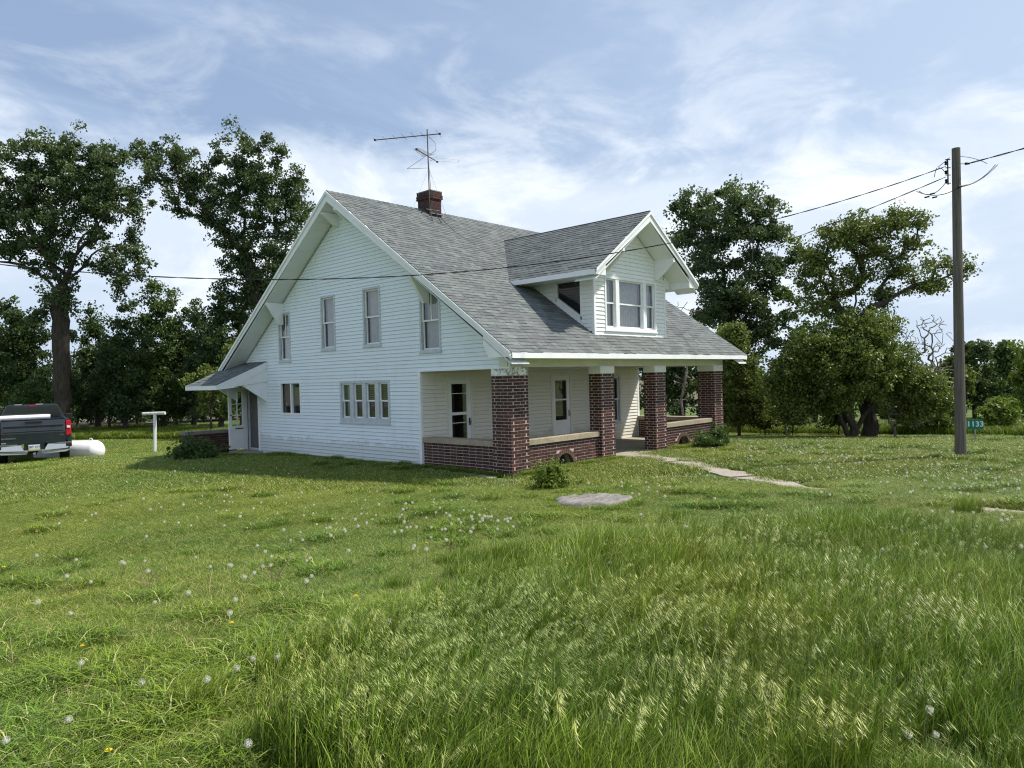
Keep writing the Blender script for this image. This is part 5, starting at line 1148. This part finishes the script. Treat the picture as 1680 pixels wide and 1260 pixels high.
# low brush between the trunks on the right
for i, (x, w, lm, lab) in enumerate([(1255, 24, LEAF_OLIVE, 'low olive bush beside the yellow green shrub'), (1300, 22, LEAF_MID, 'small weedy bush left of the pale trunk'), (1375, 20, LEAF_MID, 'small bush between the pale trunk and the twisted trunks'), (1500, 26, LEAF_OLIVE, 'low bush right of the twisted trunks'), (1538, 36, LEAF_OLIVE, 'yellow green bush at the foot of the utility pole'), (1640, 30, LEAF_YEL, 'low weedy bush under the trees right of the sign')]):
    TOT += tree('bush', lab, 25.5, (x, 706), [(x, 696)], [(x, 682, w, 18), (x+6, 668, w*.6, 14)], 2, lm, .08, 1.0, 60+i, cat='bush', crad=.22, nclump=70)
# dead twigs and fallen brush
TOT += tree('dead_brush', 'pile of reddish dead branches right of the twisted trunks', 23.4, (1470, 722), [(1468, 700)], [(1480, 680, 34, 22), (1500, 695, 30, 12), (1460, 660, 26, 20)], 4, LEAF_MID, .1, 1, 31, cat='dead brush', bark=DEADWOOD, leaves=False, nclump=120)
TOT += tree('dead_brush', 'bare dead twigs left of the pale trunk', 26.5, (1290, 704), [(1288, 690)], [(1275, 660, 28, 22), (1310, 670, 26, 18)], 3, LEAF_MID, .1, 1, 32, cat='dead brush', bark=DEADWOOD, leaves=False, nclump=80)
TOT += tree('dead_branch_shrub', 'bare pale branches seen beyond the dormer and through the porch', 25.5, (1120, 704), [(1118, 660), (1125, 600)], [(1110, 500, 22, 16), (1135, 520, 26, 22), (1115, 640, 20, 30), (1100, 560, 16, 30)], 4, LEAF_MID, .1, 1, 33, cat='dead shrub', bark=DEADWOOD, leaves=False, nclump=60)
# plants near the house
TOT += tree('weed_bush', 'small bright yellow green bush between the corner pier and the stump', 13.0, (905, 803), [(905, 790)], [(905, 790, 17, 10), (898, 777, 10, 7), (918, 797, 12, 7)], 1.2, LEAF_YEL, .05, 1.0, 35, cat='bush', crad=.12, nclump=150)
TOT += tree('weed_bush', 'dark weedy plants at the foot of the rightmost brick pier', 19.6, (1165, 738), [(1165, 728)], [(1165, 726, 22, 8), (1135, 738, 20, 5), (1180, 716, 9, 9)], 1.5, LEAF_MID, .06, 1.0, 36, cat='bush', crad=.15, nclump=150)
TOT += tree('weed_bush', 'dark weeds growing against the brick stoop wall by the side door', 20.2, (322, 748), [(322, 740)], [(312, 738, 13, 9), (340, 745, 16, 4), (298, 744, 9, 5)], 1.5, LEAF_MID, .055, .9, 37, cat='bush', crad=.13, nclump=150)


# ------------------------------------------------------------------ grass (stuff): patch meshes scattered by geometry nodes
def blades(rg, n, rad, hmin, hmax, width, lean, seg=3, lawn=True, wind=0.0, power=.6, droop=.5):
    r = rad*rg.random(n)**power; th = rg.random(n)*2*math.pi; x, y = r*np.cos(th), r*np.sin(th)
    h = hmin+(hmax-hmin)*rg.random(n)**1.3; az = rg.random(n)*2*math.pi; ln = lean*h*(.3+rg.random(n))
    dx, dy = np.cos(az)*ln+wind*h, np.sin(az)*ln; wa = az+math.pi/2+rg.normal(0, .6, n); wx, wy = np.cos(wa)*width/2, np.sin(wa)*width/2
    V = np.zeros((n, 2*seg+1, 3)); H = np.zeros((n, 2*seg+1))
    for s in range(seg):
        f = s/seg; wf = 1-f*.55; cx, cy, cz = x+dx*f**1.8, y+dy*f**1.8, h*(f-droop*.35*f**3)
        V[:, 2*s] = np.stack([cx-wx*wf, cy-wy*wf, cz], 1); V[:, 2*s+1] = np.stack([cx+wx*wf, cy+wy*wf, cz], 1); H[:, 2*s:2*s+2] = f
    V[:, 2*seg] = np.stack([x+dx*1.05, y+dy*1.05, h*(1-droop*.35)], 1); H[:, 2*seg] = 1
    V[:, :2, 2] = -.02
    o = np.arange(n)[:, None]*(2*seg+1); F3 = []
    for s in range(seg-1):
        F3 += [np.stack([o[:, 0]+2*s, o[:, 0]+2*s+1, o[:, 0]+2*s+3], 1), np.stack([o[:, 0]+2*s, o[:, 0]+2*s+3, o[:, 0]+2*s+2], 1)]
    F3.append(np.stack([o[:, 0]+2*seg-2, o[:, 0]+2*seg-1, o[:, 0]+2*seg], 1))
    nf = len(F3); Fc = np.stack(F3, 1).reshape(-1, 3); rn = np.repeat(rg.random(n), nf)
    return V.reshape(-1, 3), Fc, rn, H.ravel()
def seedheads(rg, n, rad, hmin, hmax, wind):
    """arching brome-like panicles: stem + drooping spikelets"""
    VV = []; FF = []; RN = []; HH = []; o = 0
    for _ in range(n):
        r = rad*rg.random()**.6; th = rg.random()*6.28; x, y = r*math.cos(th), r*math.sin(th); h = hmin+(hmax-hmin)*rg.random(); k = wind*(.5+.7*rg.random()); az = rg.normal(0, .35); dv = np.array([math.cos(az), math.sin(az), 0])
        def c(f): return np.array([x, y, 0])+dv*k*h*f**2.2+np.array([0, 0, h*(f-.20*f**4)])
        w = .0016; rv_ = rg.random()
        prev = c(0.0)
        for s in range(4):
            q = c((s+1)/4); sd = np.array([-dv[1], dv[0], 0])*w
            VV += [prev-sd, prev+sd, q+sd, q-sd]; FF += [(o, o+1, o+2), (o, o+2, o+3)]; RN += [rv_*.5]*2; HH += [.5]*4; o += 4; prev = q
        ns = rg.integers(14, 26)
        for s in range(ns):
            f = .60+.42*s/ns; b = c(f); sd = rg.normal(0, .45); L_ = .020+.026*rg.random(); dirv = dv*math.cos(sd)*.75+np.array([-dv[1], dv[0], 0])*math.sin(sd)+np.array([0, 0, -.62+.5*(1-f)]); dirv /= np.linalg.norm(dirv)
            e = b+dirv*L_; pr = np.cross(dirv, [0, 0, 1]); pr /= np.linalg.norm(pr)+1e-6; m_ = b+dirv*L_*.62; ww = .0017
            VV += [b, m_+pr*ww, e, m_-pr*ww]; FF += [(o, o+1, o+2), (o, o+2, o+3)]; RN += [rg.random()*.8]*2; HH += [.6, .9, 1, .9]; o += 4
    return np.array(VV), np.array(FF), np.array(RN), np.array(HH)
def hidden_obj(name, me):
    o = bpy.data.objects.new(name, me); return o
def patch_collection(name, meshes):
    c = bpy.data.collections.new(name)
    for i, me in enumerate(meshes): c.objects.link(bpy.data.objects.new(name+'_clump', me))
    return c
def scatter(name, pts, rots, scales, coll, label):
    me = bpy.data.meshes.new(name); me.vertices.add(len(pts)); me.vertices.foreach_set('co', np.asarray(pts, np.float32).ravel())
    for an, v in (('rot', rots), ('scl', scales)): me.attributes.new(an, 'FLOAT', 'POINT').data.foreach_set('value', np.asarray(v, np.float32))
    me.update(); o = bpy.data.objects.new(name, me); COL.objects.link(o)
    ng = bpy.data.node_groups.new(name, 'GeometryNodeTree'); ng.interface.new_socket('Geometry', in_out='INPUT', socket_type='NodeSocketGeometry'); ng.interface.new_socket('Geometry', in_out='OUTPUT', socket_type='NodeSocketGeometry')
    N = ng.nodes; Lk = ng.links; gi = N.new('NodeGroupInput'); go = N.new('NodeGroupOutput'); ip = N.new('GeometryNodeInstanceOnPoints'); ci = N.new('GeometryNodeCollectionInfo'); ci.inputs[0].default_value = coll; ci.inputs['Separate Children'].default_value = True; ci.inputs['Reset Children'].default_value = True
    m2p = N.new('GeometryNodeMeshToPoints'); Lk.new(gi.outputs[0], m2p.inputs[0])
    Lk.new(m2p.outputs[0], ip.inputs['Points']); Lk.new(ci.outputs[0], ip.inputs['Instance']); ip.inputs['Pick Instance'].default_value = True
    rv_ = N.new('FunctionNodeRandomValue'); rv_.data_type = 'INT'; rv_.inputs['Min'].default_value = 0; rv_.inputs['Max'].default_value = 50
    for i in rv_.inputs:
        if i.name == 'Min' and i.type == 'INT': i.default_value = 0
        if i.name == 'Max' and i.type == 'INT': i.default_value = 50
    for i in rv_.outputs:
        if i.type == 'INT' and i.enabled: Lk.new(i, ip.inputs['Instance Index'])
    a1 = N.new('GeometryNodeInputNamedAttribute'); a1.data_type = 'FLOAT'; a1.inputs[0].default_value = 'rot'; cx = N.new('ShaderNodeCombineXYZ'); Lk.new(a1.outputs[0], cx.inputs[2]); Lk.new(cx.outputs[0], ip.inputs['Rotation'])
    a2 = N.new('GeometryNodeInputNamedAttribute'); a2.data_type = 'FLOAT'; a2.inputs[0].default_value = 'scl'; Lk.new(a2.outputs[0], ip.inputs['Scale'])
    Lk.new(ip.outputs[0], go.inputs[0]); md = o.modifiers.new('scatter', 'NODES'); md.node_group = ng
    tag(o, kind='stuff'); return o
WIND = math.atan2(rt[1], rt[0])   # towards screen right
def poly_mask(px, py, poly):
    ins = np.zeros(len(px), bool); n = len(poly); j = n-1
    for i in range(n):
        xi, yi = poly[i]; xj, yj = poly[j]
        c = ((yi > py) != (yj > py)) & (px < (xj-xi)*(py-yi)/(yj-yi+1e-9)+xi); ins ^= c; j = i
    return ins
# tall grass region on the ground (world polygon from the picture's outline)
TALL = [tuple(onz(x, y, .25)[:2]) for x, y in [(430, 1262), (500, 1160), (560, 1090), (690, 1060), (800, 985), (850, 930), (960, 890), (1080, 875), (1200, 862), (1330, 850), (1450, 850), (1560, 856), (1720, 865)]]+[tuple(onz(1900, 1400, .25)[:2]), tuple(onz(700, 1500, .25)[:2])]
MEDG = [tuple(onz(x, y, .2)[:2]) for x, y in [(-200, 1100), (120, 1080), (300, 1060), (450, 1030), (560, 1030), (640, 1060), (560, 1110), (430, 1290), (-300, 1500)]]
def near_strip(x, y, mg=0.0):    # keep-out: house, walks, stump
    k = (x > -.02) & (x < L+.05) & (y > -.02) & (y < YB)
    for pts, hw in (([(4.45, .05), (4.4, -.6), (3.9, -1.6), (2.45, -3.85)], .34), ([(2.45, -3.85), (1.45, -5.65)], .22), ([(.95, -2.05), (1.95, -2.85)], .10), ([(1.0, -7.9), (.92, -8.8)], .18), ([(-.2, 2.75), (-.28, .2)], .10), ([(-.9, -.25), (.35, -.6)], .06)):
        for (ax, ay), (bx, by) in zip(pts[:-1], pts[1:]):
            t = np.clip(((x-ax)*(bx-ax)+(y-ay)*(by-ay))/((bx-ax)**2+(by-ay)**2), 0, 1); k |= np.hypot(x-ax-t*(bx-ax), y-ay-t*(by-ay)) < hw+mg
    k |= np.hypot(x-stump_c[0], y-stump_c[1]) < .50+mg*.8; k |= (x > -.88) & (x < 0) & (y > 9.5) & (y < 11.5)
    return k
def frustum_pts(dmin, dmax, step, rg, margin=160):
    xs = np.arange(-1.75*dmax, 1.75*dmax, step); X, Y = np.meshgrid(xs, xs); X = X.ravel()+CAM[0]+rg.uniform(-.5, .5, X.size)*step; Y = Y.ravel()+CAM[1]+rg.uniform(-.5, .5, Y.size)*step
    q = np.stack([X-CAM[0], Y-CAM[1], -1.7*np.ones_like(X)], 1); zc = q@fw; xp = 840+F*(q@rt)/np.maximum(zc, .1); yp = 630-F*(q@up)/np.maximum(zc, .1)
    k = (zc > dmin) & (zc < dmax) & (xp > -margin) & (xp < 1680+margin) & (yp < 1260+500)
    return X[k], Y[k], zc[k]
rg = np.random.default_rng(77)
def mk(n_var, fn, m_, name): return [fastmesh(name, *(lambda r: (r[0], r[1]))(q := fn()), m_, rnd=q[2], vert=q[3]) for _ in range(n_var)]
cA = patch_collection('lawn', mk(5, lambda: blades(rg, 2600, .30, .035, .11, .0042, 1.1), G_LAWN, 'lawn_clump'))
cA2 = patch_collection('weed', mk(4, lambda: blades(rg, 260, .16, .10, .22, .0075, 1.0, droop=1.2), G_TALL, 'lawn_tuft'))
cR = patch_collection('rosette', mk(4, lambda: blades(rg, 26, .06, .03, .09, .024, 2.2, droop=1.0), G_TALL, 'lawn_rosette'))
cB = patch_collection('lawn_far', mk(5, lambda: blades(rg, 1900, .62, .04, .11, .011, 1.0, 2), G_LAWN, 'lawn_far_clump'))
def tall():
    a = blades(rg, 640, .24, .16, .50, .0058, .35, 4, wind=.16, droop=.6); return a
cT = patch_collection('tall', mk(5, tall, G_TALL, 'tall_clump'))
cS = patch_collection('heads', mk(5, lambda: seedheads(rg, 12, .22, .38, .56, .42), G_SEED, 'head_clump'))
cS2 = patch_collection('fine', mk(4, lambda: seedheads(rg, 16, .25, .30, .48, .15), G_SEED, 'fine_head_clump'))
cE = patch_collection('edge', mk(4, lambda: blades(rg, 420, .45, .25, .55, .02, .5, 3, droop=.6), G_EDGE, 'edge_clump'))
def place(name, X, Y, s0, s1, coll, wind=False, label=''):
    rot = (WIND+rg.normal(0, .6, len(X))) if wind else rg.random(len(X))*6.283
    return scatter(name, np.stack([X, Y, gz(X, Y)], 1), rot, s0+(s1-s0)*rg.random(len(X)), coll, label)
from math import sin
def vnoise(x, y, s, seed=0):
    r2 = np.random.default_rng(seed); G = r2.random((64, 64)); u = (x*s) % 63; v = (y*s) % 63; i = u.astype(int); j = v.astype(int); fu = u-i; fv = v-j; fu = fu*fu*(3-2*fu); fv = fv*fv*(3-2*fv)
    i1 = (i+1) % 64; j1 = (j+1) % 64; return (G[i, j]*(1-fu)+G[i1, j]*fu)*(1-fv)+(G[i, j1]*(1-fu)+G[i1, j1]*fu)*fv
X, Y, D = frustum_pts(1.2, 13.0, .235, rg)
tm = poly_mask(X+rg.normal(0, .30, len(X)), Y+rg.normal(0, .30, len(X)), TALL); mm_ = poly_mask(X, Y, MEDG); ko = near_strip(X, Y, .16)
k = ~ko & (~tm | (rg.random(len(X)) < .3)); sc = .75+.5*vnoise(X, Y, .9, 3)
o = scatter('lawn_grass', np.stack([X, Y, gz(X, Y)], 1)[k], rg.random(k.sum())*6.28, sc[k], cA, '')
k2 = ~ko & ~tm & (rg.random(len(X)) < np.where(mm_, .95, np.where(vnoise(X, Y, .8, 5) > .62, .35, .05)))
place('lawn_tufts', X[k2], Y[k2], .7, 1.4, cA2)
k = ~ko & ~tm & (rg.random(len(X)) < .30); place('broad_leaf_weeds', X[k]+.1, Y[k]+.07, .7, 1.5, cR)
k = tm & ~ko; vv_ = .55+.75*vnoise(X, Y, .8, 21); scatter('tall_grass', np.stack([X, Y, gz(X, Y)], 1)[k], (WIND+rg.normal(0, .5, len(X)))[k], (vv_*(.8+.3*rg.random(len(X))))[k], cT, '')
scy = 630-F*((np.stack([X, Y, np.full_like(X, .3)], 1)-CAM)@up)/D; hn = vnoise(X, Y, .7, 9); scr = (840+F*((np.stack([X, Y, np.zeros_like(X)], 1)-CAM)@rt)/D)
k = tm & (scr < 1150) & (rg.random(len(X)) < np.where((scy > 1010) & (scr < 1120), np.where(hn > .46, .8, .16), .08)); place('brome_heads', X[k], Y[k], .9, 1.25, cS, True)
k = tm & (rg.random(len(X)) < np.where(scr > 1100, .35+.4*(hn > .5), .16)); place('fine_seed_heads', X[k], Y[k], .8, 1.3, cS2, True)
k = ~ko & ~tm & poly_mask(X+rg.normal(0, .9, len(X)), Y+rg.normal(0, .9, len(X)), TALL) & (rg.random(len(X)) < .6); place('rim_grass', X[k], Y[k], .45, .8, cT, True)
X, Y, D = frustum_pts(12.8, 34.0, .42, rg); ko = near_strip(X, Y, .36)
k = ~ko; place('far_lawn_grass', X[k], Y[k], .8, 1.25, cB)
k = ~ko & (D < 24) & (vnoise(X, Y, .35, 8) > .6) & (rg.random(len(X)) < .3); place('far_lawn_tufts', X[k], Y[k], .8, 1.5, cA2)
# taller bright grass along the tree line
XE, YE = [], []
for a, b, n in (((170, 708), (430, 708), 900), ((1195, 702), (1720, 704), 1500), ((-60, 712), (200, 708), 500)):
    for _ in range(n):
        f = rg.random(); p = onz(a[0]+(b[0]-a[0])*f, a[1]+(b[1]-a[1])*f+rg.uniform(-3, 12), -.35); XE.append(p[0]); YE.append(p[1])
XE = np.array(XE); YE = np.array(YE); k = ~near_strip(XE, YE); place('edge_grass', XE[k], YE[k], .5, 1.0, cE)
# grass creeping against walls and path
XE, YE = [], []
for a, b, n in (((-.15, 2.9), (-.25, 9.5), 40), ((.2, -.08), (3.7, -.08), 60), ((6.0, -.1), (9.3, -.1), 60), ((-.12, .2), (-.12, 2.8), 26), ((-.9, 9.4), (-.9, 11.9), 20)):
    for _ in range(n): f = rg.random(); XE.append(a[0]+(b[0]-a[0])*f+rg.normal(0, .04)); YE.append(a[1]+(b[1]-a[1])*f+rg.normal(0, .06))
for _ in range(60):
    th = rg.random()*6.28; XE.append(stump_c[0]+math.cos(th)*.62); YE.append(stump_c[1]+math.sin(th)*.62)
place('wall_foot_grass', np.array(XE), np.array(YE), .5, 1.1, cA2)

# ------------------------------------------------------------------ dandelions
def b_puff(nt, p):
    out = nt.nodes['Material Output']; d = nd(nt, 'ShaderNodeBsdfDiffuse'); d.inputs[0].default_value = (.82, .80, .72, 1); t = nd(nt, 'ShaderNodeBsdfTranslucent'); t.inputs[0].default_value = (.8, .78, .7, 1)
    mx = nd(nt, 'ShaderNodeMixShader'); mx.inputs[0].default_value = .4; nt.links.new(d.outputs[0], mx.inputs[1]); nt.links.new(t.outputs[0], mx.inputs[2]); nt.links.new(mx.outputs[0], out.inputs[0])
PUFF = mat('dandelion_fluff', b_puff); STEM = simple('dandelion_stem', (.16, .16, .07), .6); YELF = simple('dandelion_yellow', (.8, .55, .01), .6, var=.1); DRY = simple('dry_stalk', (.33, .24, .15), .8, var=.2)
def head_mesh(seed):
    r2 = np.random.default_rng(seed); m = MB(); R0 = .020; n = 200
    for i in range(n):
        z = 1-2*(i+.5)/n; a = i*2.39996; d = np.array([math.sqrt(1-z*z)*math.cos(a), math.sqrt(1-z*z)*math.sin(a), z])+r2.normal(0, .08, 3); d /= np.linalg.norm(d)
        p = np.cross(d, [.3, .5, .81]); p /= np.linalg.norm(p); q = np.cross(d, p); w = .0024
        m.add([d*.004-p*.0004, d*.004+p*.0004, d*R0*.95], [(0, 1, 2)])
        m.add([d*R0-p*w, d*R0*.9-q*w*.3, d*R0+p*w, d*R0*1.08+q*w], [(0, 1, 2, 3)])
    m.tube([(0, 0, -.005), (0, 0, .004)], .005, 6)
    return m.mesh('seed_head', PUFF)
HM = [head_mesh(i) for i in range(3)]
def yellow_mesh():
    m = MB()
    for ring_, n, r, z in ((0, 16, .017, .0), (1, 12, .011, .004), (2, 7, .006, .007)):
        for i in range(n):
            a = 2*math.pi*(i+.5*ring_)/n; d = np.array([math.cos(a), math.sin(a), 0]); p = np.array([-d[1], d[0], 0])*.0026
            m.add([d*.001+[0, 0, z], d*r-p+[0, 0, z+.002], d*r*1.06+[0, 0, z+.004], d*r+p+[0, 0, z+.002]], [(0, 1, 2, 3)])
    return m.mesh('flower_head', YELF)
YM = yellow_mesh()
def stem_mesh(h, dx, dy):
    return MB().tube([(0, 0, -.01), (dx*.3, dy*.3, h*.5), (dx, dy, h)], [.0028, .0024, .002], 5).mesh('dandelion', STEM)
ST = [(h, dx, dy, stem_mesh(h, dx, dy)) for h, dx, dy in [(.16, .02, .01), (.20, -.03, .02), (.24, .03, -.02), (.13, .0, .02), (.28, -.02, -.03)]]
nd_c = [0]
def dandelion(px, py, yellow=False, lab='white dandelion seed head scattered over the foreground lawn'):
    h, dx, dy, sm = ST[nd_c[0] % 5]; 
    if yellow: h, dx, dy, sm = ST[3]
    zz = .25
    for _ in range(3): p = onz(px, py, zz); zz = float(gz(p[0], p[1]))+h
    x, y = p[0]-dx, p[1]-dy
    if bool(near_strip(np.array([x]), np.array([y]))[0]): return
    o = bpy.data.objects.new('dandelion', sm); COL.objects.link(o); o.location = (x, y, float(gz(x, y)))
    hd = bpy.data.objects.new('flower_head' if yellow else 'seed_head', YM if yellow else HM[nd_c[0] % 3]); COL.objects.link(hd); hd.parent = o; hd.location = (dx, dy, h); s = .72+.35*random.random(); hd.scale = (s, s, s)
    if yellow: tag(o, 'yellow dandelion flower low in the grass', 'dandelion', 'yellow dandelion flowers in the grass')
    else: tag(o, lab, 'dandelion', 'white dandelion seed heads in the grass')
    nd_c[0] += 1
near = [(10, 1215), (62, 988), (149, 955), (116, 1006), (133, 1088), (388, 1097), (415, 1081), (456, 1078), (467, 1086), (110, 945), (125, 918), (200, 922), (204, 924), (238, 920), (243, 937), (254, 988), (309, 973), (345, 930), (375, 926), (379, 928), (386, 984), (377, 1006), (401, 947), (431, 929), (444, 928), (417, 940), (503, 920), (508, 916), (511, 945), (503, 954), (545, 1045), (407, 1220), (240, 880), (422, 895), (435, 905), (368, 862), (569, 1058), (570, 1020), (572, 903), (638, 1020), (965, 925), (985, 912), (1000, 925), (1262, 1066), (1490, 1016), (1495, 1026), (1535, 1205), (1525, 1165), (1455, 893), (1448, 902), (1520, 898), (1527, 910), (1617, 897), (1626, 902), (1556, 943), (1570, 955), (1666, 967), (1433, 873), (1442, 874), (1675, 896), (1366, 1002), (1490, 1205), (340, 1115), (232, 1120), (113, 1180), (960, 1020)]
special = {(10, 1215): 'large white dandelion head nearest the bottom left corner', (62, 988): 'lone white dandelion head near the left edge halfway up the lawn', (133, 1088): 'ragged dandelion head left of the bottom left grass tufts', (388, 1097): 'lowest of the four large dandelion heads left of the tall grass', (415, 1081): 'leftmost upper head of the four large dandelions left of the tall grass', (456, 1078): 'upper head of the touching dandelion pair left of the tall grass', (467, 1086): 'lower head of the touching dandelion pair left of the tall grass', (149, 955): 'white dandelion head above the lone head near the left edge', (1262, 1066): 'single bright dandelion head amid the tall grass right of centre', (1535, 1205): 'large dandelion head low in the bottom right grass', (1525, 1165): 'small dandelion head just above the large one at bottom right', (569, 1058): 'dandelion head at the left rim of the tall grass', (407, 1220): 'bent dandelion head at the bottom left of the tall grass', (1666, 967): 'dandelion head in the grass at the right edge', (545, 1045): 'dandelion head above the left rim of the tall grass', (965, 925): 'dandelion head on the far rim of the tall grass near the centre'}
for p in near:
    L_ = special.get(p) or ('white dandelion head around the dry stalk tufts left of centre' if 200 < p[0] < 560 and p[1] < 1010 else 'white dandelion head in the grass of the right foreground' if p[0] > 900 else 'white dandelion head in the left foreground lawn')
    dandelion(*p, lab=L_)
for p in [(109, 946), (135, 1060), (6, 930), (380, 1022), (643, 1233), (1052, 951), (584, 978), (865, 935), (178, 1232), (700, 890), (1240, 940), (60, 872), (1015, 895), (1180, 1000)]: dandelion(*p, yellow=True)
r3 = random.Random(9)
for cx, cy, sx, sy, n, lab in [(790, 850, 40, 9, 26, 'white dandelion head in the dense cluster left of the stump'), (700, 868, 60, 10, 14, 'white dandelion head in the loose row left of the dense cluster'), (560, 880, 100, 20, 14, 'white dandelion head in mid lawn below the gable wall'), (640, 835, 60, 14, 10, 'white dandelion head close below the porch wall shadow'), (350, 840, 170, 40, 18, 'white dandelion head in the left middle lawn'), (120, 850, 120, 40, 10, 'white dandelion head in the lawn in front of the pickup'), (1340, 745, 90, 12, 30, 'white dandelion head in the lawn below the twisted trunks'), (1260, 735, 50, 8, 14, 'white dandelion head beside the rightmost brick pier'), (1440, 760, 80, 14, 24, 'white dandelion head in the lawn left of the utility pole'), (1580, 800, 60, 16, 24, 'white dandelion head in the grass below the utility pole'), (1620, 845, 40, 14, 12, 'white dandelion head near the path at the right edge'), (1050, 800, 50, 8, 14, 'white dandelion head in the row beside the buried side path'), (1120, 860, 120, 24, 14, 'white dandelion head right of the stump'), (1250, 800, 80, 16, 12, 'white dandelion head along the front path'), (1480, 830, 90, 16, 14, 'white dandelion head on the rim of the tall grass at right')]:
    for _ in range(n):
        if nd_c[0] >= 298: break
        x = r3.gauss(cx, sx); y = r3.gauss(cy, sy)
        if 715 < y < 1250 and 0 < x < 1680: dandelion(x, y, lab=lab)
# the uncountable small ones further off
rg4 = np.random.default_rng(5); P = []
for cx, cy, sx, sy, n in [(1350, 738, 110, 12, 200), (1500, 760, 130, 18, 130), (1620, 790, 60, 20, 60), (250, 780, 200, 28, 60), (500, 820, 200, 22, 70), (1150, 770, 60, 12, 40), (150, 745, 80, 8, 40)]:
    for _ in range(n):
        x, y = rg4.normal(cx, sx), max(716, rg4.normal(cy, sy)); p = onz(x, y, .12)
        P.append((p[0], p[1]))
P = np.array(P); P = P[~near_strip(P[:, 0], P[:, 1])]
cD = bpy.data.collections.new('far_heads')
for hm in HM[:2]:
    c = bpy.data.objects.new('far_head', hm); cD.objects.link(c)
scatter('far_dandelions', np.stack([P[:, 0], P[:, 1], gz(P[:, 0], P[:, 1])+.13], 1), rg4.random(len(P))*6, .45+.3*rg4.random(len(P)), cD, '')
# dry stalk tufts
for i, (px, py, lab) in enumerate([(243, 968, 'tuft of tall dry stalks left of centre in the lawn'), (340, 985, 'pair of dry stalks leaning in the lawn'), (452, 955, 'tuft of dry stalks with dandelions around it'), (30, 1120, 'long single dry stalk at the left edge'), (120, 1200, 'dry stalk lying near the bottom left corner'), (735, 905, 'small arched dry tuft in mid lawn')]):
    p = onz(px, py, .12); m = MB(); r4 = random.Random(i)
    for k in range(7 if i in (0, 2, 5) else 2):
        a = r4.uniform(0, 6.28); l = r4.uniform(.14, .3); bx, by = r4.gauss(0, .02), r4.gauss(0, .02)
        m.tube([(bx, by, 0), (bx+math.cos(a)*l*.2, by+math.sin(a)*l*.2, l*.6), (bx+math.cos(a)*l*.5, by+math.sin(a)*l*.5, l)], [.0035, .003, .002], 5)
    o = m.build('dry_stalks', DRY); o.location = (p[0], p[1], float(gz(p[0], p[1]))); tag(o, lab, 'dry stalks')
